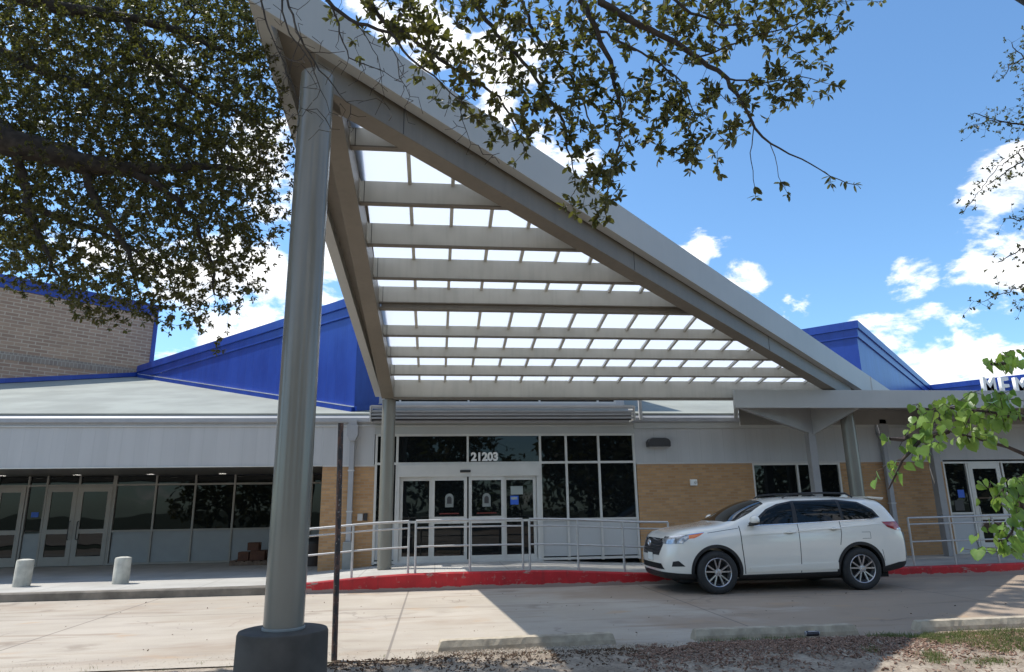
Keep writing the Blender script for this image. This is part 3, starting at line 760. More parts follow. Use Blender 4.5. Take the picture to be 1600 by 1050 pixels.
# glazing bars and panels, in two planes that step down at the deep purlin
def zg(y, seg): return (5.375 + .172 * (11.6 - y)) if seg == 0 else (4.43 + .165 * (15.6 - y))
def slab(pts, seg, d0, d1, name, mat):
    b_ = [(x, y, zg(y, seg) + d0) for x, y in pts]; t = [(x, y, zg(y, seg) + d1) for x, y in pts]; n = len(pts)
    return MB().add(b_ + t, [tuple(range(n))[::-1], tuple(range(n, 2 * n))] + [(i, (i + 1) % n, n + (i + 1) % n, n + i) for i in range(n)]).build(name, mat, CAN)
xb = [-1.10] + [-.40 + .583 * k for k in range(18)]
for seg, (Y0, Y1) in enumerate(((6.9, 11.665), (11.69, 16.1))):
    for a, b_ in zip(xb, xb[1:]):
        ya = max(fi(a) + .22, Y0); yb = max(fi(b_) + .22, Y0)
        if ya > Y1 - .15: continue
        if yb > Y1: pts = [(a + .012, ya), (a + .012 + (Y1 - ya) / .803, Y1), (a + .012, Y1)]
        elif ya == yb: pts = [(a + .012, ya), (b_ - .012, ya), (b_ - .012, Y1), (a + .012, Y1)]
        else: pts = [(a + .012, ya), (b_ - .012, yb), (b_ - .012, Y1), (a + .012, Y1)]
        slab(pts, seg, .003, .018, 'roof_panel', M['poly'])
    for x in xb[1:]:
        y0 = max(gin(x) + .02, Y0)
        if y0 > min(Y1, 15.5) - .1: continue
        slab([(x - .025, y0), (x + .025, y0), (x + .025, min(Y1, 15.6)), (x - .025, min(Y1, 15.6))], seg, -.055, .0, 'glazing_bar', M['purlin_paint'])
MB().box(-.985, 4.9, 11.668, 11.688, 5.09, 5.38).build('step_closure', M['purlin_paint'], CAN)
# columns
def column(x, y, r, z0, z1, name='column'):
    return MB().lathe([(0, z0), (r, z0), (r, z1), (0, z1)], (x, y, 0), 48).build(name, M['column_paint'], CAN, smooth=True)
fc = column(-1.275, 6.42, .168, .58, pz(6.42, -.085))
MB().lathe([(.167, .58), (.178, .585), (.178, .600), (.167, .606)], (-1.275, 6.42, 0), 48).build('grout_collar', M['boot'], fc, smooth=True)
MB().lathe([(0, -.3), (.385, -.3), (.372, .555), (.362, .578), (.34, .583), (0, .583)], (-1.275, 6.42, 0), 56).build('concrete_pedestal', M['pedestal'], CAN, smooth=True)
column(-1.09, 15.78, .155, .30, 3.99)
column(9.93, 15.62, .16, .19, 3.99)

# ------------------------------------------------------------------ low side canopy
SCN = empty('side_canopy', (12.7, 16, 0), 'low flat grey metal canopy on tapered steel arms at the right of the facade', 'canopy')
def sbox(name, mat, *a, **k): return MB().box(*a).build(name, mat, SCN, **k)
sbox('fascia', M['fascia_metal'], 6.80, 24, 14.90, 14.98, 3.69, 4.11, bevel=.006)
MB().prism([(6.80, 14.985), (6.90, 14.985), (7.72, 16.85), (7.62, 16.85)], 'z', 3.691, 4.108).build('fascia', M['fascia_metal'], SCN)
MB().prism([(6.95, 14.985), (24, 14.985), (24, 16.9), (7.74, 16.85)], 'z', 3.93, 4.06).build('deck', M['soffit'], SCN)
mb = MB()
for k in range(9): mb.box(7.5 + .1 * k, 24, 15.1 + .2 * k, 15.16 + .2 * k, 3.89, 3.929)
mb.build('soffit_ribs', M['soffit'], SCN)
def arm(p, q_, z_top, zp, zq, t, name='tapered_arm'):
    p = Vector(p); q_ = Vector(q_); d_ = (q_ - p).normalized(); n2 = Vector((-d_.y, d_.x)) * t / 2
    a, b_, c_, e_ = p + n2, q_ + n2, q_ - n2, p - n2
    return MB().hexa([(a.x, a.y, zp), (b_.x, b_.y, zq), (c_.x, c_.y, zq), (e_.x, e_.y, zp)][::-1], [(a.x, a.y, z_top), (b_.x, b_.y, z_top), (c_.x, c_.y, z_top), (e_.x, e_.y, z_top)][::-1]).build(name, M['steel_arm'], SCN)
M['steel_arm'] = pm('grey_arm_paint', (.30, .30, .30), .4, var=.05)
arm((9.0, 15.82), (6.95, 15.02), 3.925, 3.20, 3.69, .10)
arm((9.14, 15.82), (9.86, 15.0), 3.926, 3.16, 3.69, .10)
sbox('rear_closure', M['soffit'], 7.75, 24, 16.80, 16.84, 3.52, 3.929)
c1 = sbox('steel_column', M['steel_arm'], 8.99, 9.17, 15.80, 15.99, .17, 3.80, bevel=.004)
sbox('steel_column', M['steel_arm'], 12.64, 12.82, 16.42, 16.62, .2, 3.925, bevel=.004)
arm((12.73, 16.45), (12.73, 15.0), 3.924, 3.35, 3.72, .12)
arm((17.4, 16.45), (17.4, 15.0), 3.924, 3.35, 3.72, .12)
sbox('steel_column', M['steel_arm'], 17.31, 17.49, 16.42, 16.62, .2, 3.925, bevel=.004)

# letters standing on the side canopy
LT = empty('sign_letters', (14.6, 16.2, 4.06), 'row of white raised capital letters MEM standing on the side canopy', 'sign')
for s_, x0 in (('M', 14.15), ('E', 14.66), ('M', 15.07)):
    t_ = text_obj('letter', s_, .62, (x0, 16.2, 4.245), M['white_paint'], LT, extrude=.05, bold=.012, sx=.85)
MB().box(13.9, 17.6, 16.17, 16.23, 4.11, 4.16).build('rail', M['alu_dim'], LT)
MB().add([], []).v
mb = MB()
for x in (14.0, 15.0, 16.0, 17.5): mb.box(x, x + .03, 16.185, 16.215, 4.06, 4.24)
mb.build('stand_legs', M['alu_dim'], LT)
MB().box(13.9, 17.6, 16.17, 16.23, 4.20, 4.24).build('rail', M['alu_dim'], LT)

# ------------------------------------------------------------------ handrails
def handrail(posts, label, rails=(1.0, .865, .50), end_close=(True, True), name='handrail'):
    """posts: list of x; y fixed at the kerb; each rail follows the ramp"""
    y = YK + .17
    o = empty(name, (posts[0], y, walk_h(posts[0])), label, 'handrail', 'handrails along the kerb')
    for x in posts:
        h = walk_h(x)
        MB().tube([(x, y, h - .01), (x, y, h + rails[0])], .024, 10).build('post', M['rail'], o, smooth=True)
    for i, rz_ in enumerate(rails):
        pth = []
        n = 12
        for k in range(n + 1):
            x = posts[0] + (posts[-1] - posts[0]) * k / n
            pth.append((x, y, walk_h(x) + rz_))
        MB().tube(pth, .0235 if i == 0 else .018, 10).build('rail', M['rail'], o, smooth=True)
    return o
handrail([-3.02, -1.63, -.53], 'grey pipe handrail climbing the ramp left of the entrance, partly behind the big column')
handrail([-.39, .70, 1.78], 'short grey pipe handrail straight in front of the sliding doors')
handrail([1.92, 2.92, 3.88, 4.86], 'grey pipe handrail sloping down toward the front of the white car')
handrail([10.28, 11.25, 12.28, 13.9], 'grey pipe handrail behind the rear of the white car')

# ------------------------------------------------------------------ small things on the ground
def bollard(x, y, lab, lean=0):
    o = MB().lathe([(0, 0), (.155, 0), (.156, .50), (.144, .528), (.07, .544), (0, .546)], (0, 0, 0), 40).build('concrete_bollard', M['pale_concrete'], smooth=True)
    o.location = (x, y, .14); o.rotation_euler = (0, math.radians(lean), 0)
    return tag(o, lab, 'bollard', 'concrete bollards on the left walkway')
bollard(-8.28, 15.55, 'short round pale concrete bollard near the left edge, in front of the glazed double doors', 1.5)
bollard(-6.42, 15.62, 'short round pale concrete bollard closer to the big column, in front of grey wall panels', .8)

def wheel_stop(x0, y0, x1, y1, lab, seed):
    L = math.hypot(x1 - x0, y1 - y0); a = math.atan2(y1 - y0, x1 - x0)
    rnd = random.Random(seed)
    mb = MB(); n = 40; prof = [(-.085, 0), (-.082, .05), (-.055, .115), (.055, .118), (.082, .05), (.085, 0)]
    vs = []
    for i in range(n + 1):
        t = i / n; x = t * L
        e = min(1, min(t, 1 - t) * L / .05)
        for (py, pz_) in prof:
            vs.append((x + (0 if 0 < i < n else 0) + rnd.uniform(-.002, .002) - (0 if i < n else pz_ * .25) + (pz_ * .25 if i == 0 else 0), py + rnd.uniform(-.003, .003), pz_ * (1 - .06 * (1 - e)) + rnd.uniform(-.0025, .0025)))
    m = len(prof)
    fs = [(i * m + j, (i + 1) * m + j, (i + 1) * m + (j + 1) % m, i * m + (j + 1) % m) for i in range(n) for j in range(m)] + [tuple(range(m)), tuple(range(n * m, (n + 1) * m))[::-1]]
    o = mb.add(vs, fs).build('wheel_stop', M['stop_concrete'])
    o.location = (x0, y0, .0); o.rotation_euler = (0, 0, a)
    return tag(o, lab, 'wheel stop', 'concrete wheel stops at the bed edge')
wheel_stop(.04, 8.35, 2.10, 8.45, 'worn concrete wheel stop nearest the big column, with pale gravel in front', 1)
wheel_stop(3.06, 8.48, 5.10, 8.44, 'worn concrete wheel stop in the middle, with a crushed can lying before it', 2)
wheel_stop(5.93, 8.50, 8.00, 8.55, 'worn concrete wheel stop cut by the right edge of the photo, behind the grass', 3)

o = MB().tube([(-1.055, 8.07, -.1), (-1.075, 8.07, 1.2), (-1.10, 8.07, 2.53)], .032, 16).build('rusty_pole', M['rust'], smooth=True)
tag(o, 'thin rusty bare steel pole standing in the dirt just right of the big column', 'pole')

o = empty('crushed_can', (4.40, 8.17, .05), 'small crushed silver and dark drink can lying on the mulch', 'can')
M['can'] = pm('dull_can_metal', (.5, .5, .52), .35, .8, var=.2, scale=60)
M['can_dark'] = pm('dark_can_print', (.05, .05, .06), .4, .3, var=.3, scale=50)
b_ = MB().tube([(4.32, 8.17, .075), (4.335, 8.17, .075), (4.40, 8.175, .068), (4.45, 8.17, .074), (4.475, 8.17, .072)], [.026, .031, .025, .031, .026], 16).build('can_body', M['can_dark'], o, smooth=True)
MB().tube([(4.475, 8.17, .072), (4.481, 8.17, .072)], [.027, .024], 16).build('can_end', M['can'], o)
MB().tube([(4.313, 8.17, .075), (4.3195, 8.17, .075)], [.024, .027], 16).build('can_end', M['can'], o)
MB().box(4.345, 4.46, 8.15, 8.19, .0935, .1005).build('foil_band', M['can'], o, bevel=.003)

# crates of stacked goods and a bin in the alcove
def boxbm(x0, x1, y0, y1, z0, z1, lab, name='cardboard_box'):
    o = MB().box(-(x1 - x0) / 2, (x1 - x0) / 2, -(y1 - y0) / 2, (y1 - y0) / 2, 0, z1 - z0).build(name, M['brown_box'], bevel=.012)
    MB().box(-(x1 - x0) / 2 - .001, (x1 - x0) / 2 + .001, -.03, .03, (z1 - z0) * .7, z1 - z0 + .0015).build('tape', M['tape'], o)
    o.location = ((x0 + x1) / 2, (y0 + y1) / 2, z0); return tag(o, lab, 'box', 'brown boxes piled in the alcove')
M['tape'] = pm('brown_parcel_tape', (.24, .13, .07), .4)
M['wood'] = pm('weathered_pallet_wood', (.16, .11, .08), .9, var=.3, scale=12)
pal = empty('pallet', (-4.85, 20.2, .16), 'low dark wooden pallet under the brown boxes in the alcove', 'pallet')
mb = MB()
for k in range(6): mb.box(-5.45 + .21 * k, -5.29 + .21 * k, 19.8, 20.7, .245, .268)
mb.build('deck_boards', M['wood'], pal)
mb = MB()
for k in range(3): mb.box(-5.45, -4.24, 19.8 + .4 * k, 19.9 + .4 * k, .157, .244)
mb.build('bearers', M['wood'], pal)
boxbm(-5.28, -5.00, 19.95, 20.3, .269, .49, 'small brown box at the left of the pile on the pallet')
boxbm(-4.97, -4.58, 19.95, 20.4, .269, .52, 'wide brown box at the right of the pile on the pallet')
boxbm(-5.06, -4.76, 20.0, 20.3, .522, .73, 'brown box on top of the pile in the alcove')
o = empty('litter_bin', (-3.15, 19.2, .155), 'round dark brown litter bin standing against the brick end of the alcove', 'bin')
MB().lathe([(0, .155), (.24, .155), (.28, .60), (.285, .72), (0, .72)], (-3.15, 19.2, 0), 28).build('bin_body', M['bin'] if 'bin' in M else M['wood'], o, smooth=True)
MB().lathe([(.295, .72), (.295, .77), (.20, .87), (0, .90)], (-3.15, 19.2, 0), 28).build('lid', M['black_plastic'], o, smooth=True)

# ------------------------------------------------------------------ the white car
CX, CY = 4.055, 13.33
CAR = empty('parked_car', (CX + 2.4, CY, 0), 'pearl white five door family suv parked along the red kerb, facing left', 'car')
M['car_paint'] = pm('pearl_white_paint', (.84, .81, .74), .22, var=.01, coat=1.0)
M['car_black'] = pm('black_trim', (.018, .018, .02), .55, var=.1)
M['car_glass'] = glass_mat(); M['car_glass'].name = 'tinted_car_glass'
M['chrome'] = pm('chrome', (.75, .75, .77), .12, 1.0, var=.02)
M['wheel_silver'] = pm('alloy_wheel_silver', (.50, .49, .51), .28, .85, var=.03)
M['rubber'] = pm('tyre_rubber', (.022, .022, .023), .75, var=.2, bmp=.2, bscale=80)
M['lamp_clear'] = pm('headlamp_lens', (.42, .43, .44), .10, .5, var=.35, scale=18, coat=1.)
M['lamp_orange'] = pm('amber_reflector', (.75, .16, .02), .15, var=.1, coat=1.)
M['lamp_red'] = pm('red_lamp_lens', (.32, .01, .012), .12, var=.15, coat=1., scale=20)
M['well'] = pm('wheel_well', (.008, .008, .008), .9)

ST = [ # x, halfwidth, zbottom, zbelt(r6), ztop, g
 (.00, .52, .30, .86, .90, 0), (.05, .64, .26, .93, .975, 0), (.15, .76, .24, .985, 1.04, 0), (.35, .865, .235, 1.02, 1.105, 0),
 (.65, .925, .23, 1.05, 1.155, 0), (.95, .948, .225, 1.075, 1.19, 0), (1.22, .955, .22, 1.10, 1.215, .0), (1.42, .958, .22, 1.13, 1.31, .28),
 (1.70, .960, .22, 1.155, 1.465, .66), (2.00, .9625, .22, 1.165, 1.60, .92), (2.30, .9625, .22, 1.175, 1.668, 1), (2.75, .9625, .22, 1.19, 1.70, 1),
 (3.25, .9625, .22, 1.21, 1.70, 1), (3.70, .962, .23, 1.235, 1.685, 1), (4.05, .955, .25, 1.26, 1.665, 1), (4.32, .94, .28, 1.27, 1.655, 1),
 (4.47, .93, .30, 1.26, 1.63, 1), (4.60, .915, .32, 1.21, 1.43, .7), (4.70, .89, .335, 1.14, 1.22, .2), (4.775, .86, .36, 1.00, 1.06, 0), (4.80, .80, .42, .88, .93, 0)]
def section(s):
    x, w, zb, zb6, zt, g = s
    hood = [(.94, zb6), (.86, zb6 + (zt - zb6) * .62), (.62, zb6 + (zt - zb6) * .9), (.34, zt - .004)]
    gh = zt - zb6
    cab = [(.945, zb6), (.865, zb6 + gh * .52), (.775, zt - .095), (.60, zt - .022)]
    up = [(h[0] * (1 - g) + c[0] * g, h[1] * (1 - g) + c[1] * g) for h, c in zip(hood, cab)]
    hz = zb6 - zb
    lo = [(.0, zb), (.78, zb), (.93, zb + .04), (.975, zb + hz * .22), (1.0, zb + hz * .52), (1.0, zb + hz * .72), (.985, zb + hz * .90)]
    pts = lo + up + [(0, zt)]
    # the nose and tail lean: push x by height
    out = []
    for yf, z in pts:
        dx = 0
        if x < .4:
            k = (1 - x / .4)
            dx = k * (.10 * smooth(.62, .95, z) + .05 * smooth(.5, .25, z) - .02)
        if x > 4.5: dx = -(x - 4.5) / .29 * .0
        out.append((x + dx, yf * w, z))
    return out
def car_body():
    secs = [section(s) for s in ST]
    ring_ = []
    for sct in secs:
        full = sct + [(p[0], -p[1], p[2]) for p in sct[-2:0:-1]]
        ring_.append(full)
    m = len(ring_[0]); vs = [p for r in ring_ for p in r]
    fs = [(i * m + j, i * m + (j + 1) % m, (i + 1) * m + (j + 1) % m, (i + 1) * m + j) for i in range(len(ring_) - 1) for j in range(m)]
    # caps as quad strips
    h = m // 2
    for base, flip in ((0, False), ((len(ring_) - 1) * m, True)):
        for j in range(h):
            a, b2, c, d2 = j, j + 1, (m - j - 1) % m, (m - j) % m
            f = [base + a, base + b2, base + c, base + d2]
            f = list(dict.fromkeys(f))
            if len(f) < 3: continue
            fs.append(tuple(f if flip else f[::-1]))
    me = bpy.data.meshes.new('car_base'); me.from_pydata(vs, [], fs)
    bm = bmesh.new(); bm.from_mesh(me); bmesh.ops.recalc_face_normals(bm, faces=bm.faces); bm.to_mesh(me); bm.free()
    o = bpy.data.objects.new('tmp', me); C.objects.link(o)
    md = o.modifiers.new('s', 'SUBSURF'); md.levels = 2; md.render_levels = 2
    return bake(o)
def bake(o):
    bpy.context.view_layer.update()
    me = bpy.data.meshes.new_from_object(o.evaluated_get(bpy.context.evaluated_depsgraph_get()))
    bpy.data.objects.remove(o); return me
base = car_body()
def inflated(d):
    me = base.copy(); co_ = np.empty(len(me.vertices) * 3); me.vertices.foreach_get('co', co_)
    no = np.empty(len(me.vertices) * 3); me.vertex_normals.foreach_get('vector', no)
    me.vertices.foreach_set('co', co_ + no * d); me.update(); return me
_inf = {}
def boolean(a, b_, op):
    oa = bpy.data.objects.new('a', a.copy()); ob = bpy.data.objects.new('b', b_); C.objects.link(oa); C.objects.link(ob)
    md = oa.modifiers.new('b', 'BOOLEAN'); md.operation = op; md.solver = 'EXACT'; md.object = ob
    me = bake(oa); bpy.data.objects.remove(ob); return me
def cutter(mb):
    me = bpy.data.meshes.new('cut'); me.from_pydata(mb.v, [], mb.f)
    bm = bmesh.new(); bm.from_mesh(me); bmesh.ops.recalc_face_normals(bm, faces=bm.faces); bm.to_mesh(me); bm.free(); return me
def place(name, me, mat, parent=CAR, smooth=True, label=None):
    for v in me.vertices:      # short overhangs
        x = v.co.x
        if x < .56: v.co.x = .56 - (.56 - x) * .90
        elif x > 4.16: v.co.x = 4.16 + (x - 4.16) * .87
    me.transform(Matrix.Translation((CX, CY, 0)) ); me.transform(Matrix.Translation(-wloc(parent)))
    if smooth:
        me.shade_smooth(); me.set_sharp_from_angle(angle=math.radians(35))
    return mkobj(name, me, mat, parent, label)
def conform(name, mb, mat, d=.003, parent=CAR, label=None):
    if d not in _inf: _inf[d] = inflated(d)
    return place(name, boolean(_inf[d], cutter(mb), 'INTERSECT'), mat, parent, label=label)
WX = (.985, 3.735); WR = .372; 
# wheel arch cuts
def wheel_cut():
    mb = MB()
    for x in WX:
        for s in (-1, 1):
            y0, y1 = (-1.2, -.62) if s < 0 else (.62, 1.2)
            mb.prism([(x + .425 * math.cos(t), .375 + .425 * math.sin(t)) for t in np.linspace(0, 2 * PI, 40, endpoint=False)], 'y', y0, y1)
    return mb
bodycut = boolean(base, cutter(wheel_cut()), 'DIFFERENCE')
body = place('body', bodycut, M['car_paint'])
# dark wheel wells
for x in WX:
    for y0, y1 in ((-.90, -.615), (.615, .90)):
        mb = MB(); pts = [(x + .421 * math.cos(t), .375 + .421 * math.sin(t)) for t in np.linspace(-.25, PI + .25, 30)]
        n = len(pts); vs = [(p[0], y0, p[1]) for p in pts] + [(p[0], y1, p[1]) for p in pts]
        mb.add(vs, [(i, i + 1, n + i + 1, n + i) for i in range(n - 1)] + [tuple(range(n)) if abs(y0) < abs(y1) else tuple(range(n, 2 * n))])
        me = bpy.data.meshes.new('wheel_well'); me.from_pydata(mb.v, [], mb.f); place('wheel_well', me, M['well'], smooth=False)
def sides(poly, ya=.55, yb=1.1):
    return [MB().prism(poly, 'y', -yb, -ya), MB().prism(poly, 'y', ya, yb)]
# arch cladding
for x in WX:
    o_ = [(x + .475 * math.cos(t), .375 + .475 * math.sin(t)) for t in np.linspace(-.30, PI + .30, 36)]
    i_ = [(x + .421 * math.cos(t), .375 + .421 * math.sin(t)) for t in np.linspace(-.30, PI + .30, 36)]
    for s in (-1, 1):
        mb = MB(); n = 36; ya, yb = (-1.1, -.86) if s < 0 else (.86, 1.1)
        vs = [(p[0], ya, p[1]) for p in o_] + [(p[0], ya, p[1]) for p in i_] + [(p[0], yb, p[1]) for p in o_] + [(p[0], yb, p[1]) for p in i_]
        fs = []
        for k in range(n - 1):
            fs += [(k, k + 1, n + k + 1, n + k), (2 * n + k, 2 * n + k + 1, 3 * n + k + 1, 3 * n + k), (k, k + 1, 2 * n + k + 1, 2 * n + k), (n + k, n + k + 1, 3 * n + k + 1, 3 * n + k)]
        fs += [(0, n, 3 * n, 2 * n), (n - 1, 2 * n - 1, 4 * n - 1, 3 * n - 1)]
        mb.add(vs, fs); conform('wheel_arch_trim', mb, M['car_black'], .010)
# lower black trims
for mb in sides([(1.42, .10), (3.30, .10), (3.30, .335), (1.42, .315)], .6): conform('sill_trim', mb, M['car_black'], .006)
conform('front_skirt', MB().prism([(-.3, .1), (.62, .1), (.60, .345), (.25, .36), (-.3, .40)], 'y', -1.1, 1.1), M['car_black'], .006)
conform('rear_skirt', MB().prism([(4.12, .1), (5, .1), (5, .50), (4.55, .47), (4.20, .40)], 'y', -1.1, 1.1), M['car_black'], .006)
# glass areas: black surround first, then panes
sur = [(1.66, 1.172), (2.06, 1.455), (2.30, 1.545), (2.62, 1.60), (3.50, 1.612), (3.90, 1.565), (4.14, 1.42), (4.235, 1.285), (4.05, 1.252), (2.62, 1.197)]
for mb in sides(sur, .45): conform('window_surround', mb, M['car_black'], .003)
wins = [[(1.76, 1.188), (2.09, 1.435), (2.32, 1.52), (2.565, 1.565), (2.51, 1.203)],
        [(2.63, 1.57), (3.47, 1.582), (3.46, 1.236), (2.605, 1.207)],
        [(3.53, 1.58), (3.87, 1.54), (4.09, 1.41), (4.175, 1.297), (4.03, 1.265), (3.51, 1.243)]]
for w_ in wins:
    for mb in sides(w_, .45): conform('side_window', mb, M['car_glass'], .0055)
for mb in sides([(1.62, 1.158), (2.62, 1.186), (4.06, 1.24), (4.24, 1.276), (4.24, 1.288), (4.06, 1.253), (2.62, 1.199), (1.64, 1.173)], .6): conform('chrome_strip', mb, M['chrome'], .008)
conform('windscreen', MB().prism([(1.27, 0), (1.31, -.60), (1.44, -.77), (1.78, -.735), (2.08, -.655), (2.12, -.35), (2.13, 0), (2.12, .35), (2.08, .655), (1.78, .735), (1.44, .77), (1.31, .60)], 'z', 1.1, 1.9), M['car_glass'], .004)
conform('rear_window', MB().prism([(-.68, 1.25), (-.58, 1.52), (.58, 1.52), (.68, 1.25)], 'x', 4.40, 5.0), M['car_glass'], .004)
for mb in sides([(4.40, 1.585), (4.56, 1.585), (4.76, 1.27), (4.64, 1.255), (4.55, 1.36)], .45): conform('tailgate_side_glass', mb, M['car_glass'], .006)
# seams
for pl in ([(1.50, .335), (1.515, .335), (1.475, .80), (1.47, 1.165), (1.455, 1.165), (1.46, .80)],
           [(2.560, .33), (2.572, .33), (2.585, 1.19), (2.573, 1.19)],
           [(3.40, 1.23), (3.412, 1.23), (3.405, 1.0), (3.36, .80), (3.348, .80), (3.393, 1.0)],
           [(3.80, 1.02), (3.97, 1.02), (3.97, .90), (3.80, .90), (3.80, .906), (3.964, .906), (3.964, 1.014), (3.80, 1.014)],
           [(.86, 1.055), (1.44, 1.13), (1.44, 1.122), (.86, 1.047)],
           [(4.18, .70), (4.22, .50), (4.212, .50), (4.172, .70)]):
    for mb in sides(pl, .7): conform('panel_gap', mb, M['car_black'], .0012)
# sculpted crease along the doors, same paint, slightly proud
for mb in sides([(1.56, .36), (3.28, .375), (3.28, .50), (2.4, .475), (1.60, .44)], .7): conform('door_crease', mb, M['car_paint'], .012)
for mb in sides([(1.50, .995), (2.57, 1.055), (3.40, 1.11), (4.24, 1.165), (4.24, 1.158), (3.40, 1.10), (2.57, 1.045), (1.50, .987)], .7): conform('shoulder_line', mb, M['car_paint'], .008)
# lamps
for mb in sides([(-.1, .855), (-.1, .955), (.28, 1.0), (.52, 1.03), (.50, .955), (.38, .875)], .50): conform('headlight', mb, M['lamp_clear'], .005)
for mb in sides([(.50, .955), (.52, 1.03), (.80, 1.06), (.70, 1.005), (.60, .965)], .50): conform('indicator_lamp', mb, M['lamp_orange'], .005)
for mb in sides([(-.1, .94), (-.1, .965), (.28, 1.006), (.80, 1.068), (.80, 1.058), (.28, .990)], .50): conform('headlight_chrome_edge', mb, M['chrome'], .008)
for mb in sides([(4.25, 1.195), (5, 1.20), (5, 1.02), (4.56, 1.04), (4.36, 1.10)], .50): conform('tail_light', mb, M['lamp_red'], .008)
for mb in sides([(4.60, 1.075), (5, 1.10), (5, 1.035), (4.56, 1.045)], .50): conform('reversing_lamp', mb, M['lamp_clear'], .010)
for mb in sides([(.16, .475), (.18, .56), (.28, .575), (.40, .48)], .50): conform('fog_lamp_recess', mb, M['car_black'], .004)
for s in (-1, 1):
    me = cutter(MB().ellip((.175, s * .70, .52), (.03, .045, .045), 14, 8)); place('fog_lamp', me, M['lamp_clear'])
# grille, intake, plate, emblem
gr = conform('grille', MB().prism([(-.50, .955), (-.55, .86), (-.47, .66), (.47, .66), (.55, .86), (.50, .955)], 'x', -.3, .2), M['car_black'], .004)
for k in range(4):
    z = .70 + .058 * k
    conform('grille_bar', MB().prism([(-.47 - .018 * k, z), (-.47 - .018 * k, z + .017), (.47 + .018 * k, z + .017), (.47 + .018 * k, z)], 'x', -.3, .2), M['grille_bar'] if 'grille_bar' in M else M['dark_bronze'], .013, gr)
conform('grille_chrome', MB().prism([(-.53, .955), (-.53, .93), (-.30, .915), (.30, .915), (.53, .93), (.53, .955)], 'x', -.3, .2), M['chrome'], .010, gr)
conform('lower_intake', MB().prism([(-.55, .52), (-.62, .42), (.62, .42), (.55, .52)], 'x', -.3, .2), M['well'], .005)
def oval(rx, rz, zc, yc=0, n=28): return [(yc + rx * math.cos(t), zc + rz * math.sin(t)) for t in np.linspace(0, 2 * PI, n, endpoint=False)]
em = MB()
def ringtube(rx, rz, zc, r, x=-.018):
    pts = [(x, p[0], p[1]) for p in oval(rx, rz, zc)]; return em.tube(pts + [pts[0], pts[1]], r, 6, cap=False)
ringtube(.085, .055, .865, .008); ringtube(.028, .050, .865, .006, -.024); ringtube(.060, .020, .885, .006, -.024)
place('emblem', cutter(em), M['chrome'], gr)
pl = place('number_plate', cutter(MB().box(-.012, .0, -.155, .155, .545, .70)), M['car_black'], smooth=False)
me = cutter(MB().box(-.016, -.0125, -.143, .143, .558, .688)); place('plate_face', me, M['paper'], pl, smooth=False)
# mirrors, handles, rails, antenna, spoiler, wipers
for s in (-1, 1):
    mb = MB().ellip((1.70, s * 1.06, 1.265), (.085, .115, .085), 20, 12)
    mr = place('wing_mirror', cutter(mb), M['car_paint'])
    place('mirror_base', cutter(MB().ellip((1.705, s * 1.03, 1.215), (.085, .13, .045), 16, 8)), M['car_black'], mr)
    place('mirror_arm', cutter(MB().box(1.66, 1.73, *sorted((s * .88, s * 1.0)), 1.17, 1.215)), M['car_black'], mr, smooth=False)
    place('mirror_glass', cutter(MB().ellip((1.755, s * 1.06, 1.265), (.035, .095, .065), 14, 8)), M['car_glass'], mr)
    place('mirror_slot', cutter(MB().box(1.70, 1.80, *sorted((s * 1.10, s * 1.178)), 1.232, 1.238)), M['car_black'], mr, smooth=False)
    for hx, hz in ((2.30, 1.035), (3.17, 1.085)):
        yy = s * .962
        h_ = place('door_handle', cutter(MB().tube([(hx, yy, hz), (hx + .03, yy + s * .028, hz + .002), (hx + .17, yy + s * .030, hz + .004), (hx + .21, yy, hz + .006)], [.012, .016, .016, .012], 10)), M['car_paint'])
        place('handle_recess', cutter(MB().ellip((hx + .09, s * .955, hz - .002), (.075, .012, .030), 16, 8)), M['handle_dark'] if 'handle_dark' in M else M['wheel_silver'], h_)
    y_ = s * .60
    place('roof_rail', cutter(MB().tube([(2.50, y_, 1.655), (2.62, y_, 1.715), (2.9, y_, 1.735), (3.35, y_, 1.737), (3.78, y_, 1.722), (3.92, y_, 1.65)], [.014, .018, .018, .018, .018, .014], 10)), M['car_black'])
place('antenna', cutter(MB().prism([(4.02, 1.66), (4.20, 1.66), (4.19, 1.715), (4.15, 1.718)], 'y', -.02, .02)), M['car_paint'], smooth=False)
sp = MB(); sp.hexa([(4.24, -.66, 1.628), (4.55, -.64, 1.585), (4.55, .64, 1.585), (4.24, .66, 1.628)], [(4.20, -.68, 1.662), (4.60, -.66, 1.635), (4.60, .66, 1.635), (4.20, .68, 1.662)])
me = cutter(sp); bm = bmesh.new(); bm.from_mesh(me); bmesh.ops.bevel(bm, geom=bm.edges[:], offset=.014, segments=3, affect='EDGES'); bm.to_mesh(me); bm.free()
place('spoiler', me, M['car_paint'])
place('underbody', cutter(MB().box(.35, 4.4, -.72, .72, .20, .40)), M['well'], smooth=False)
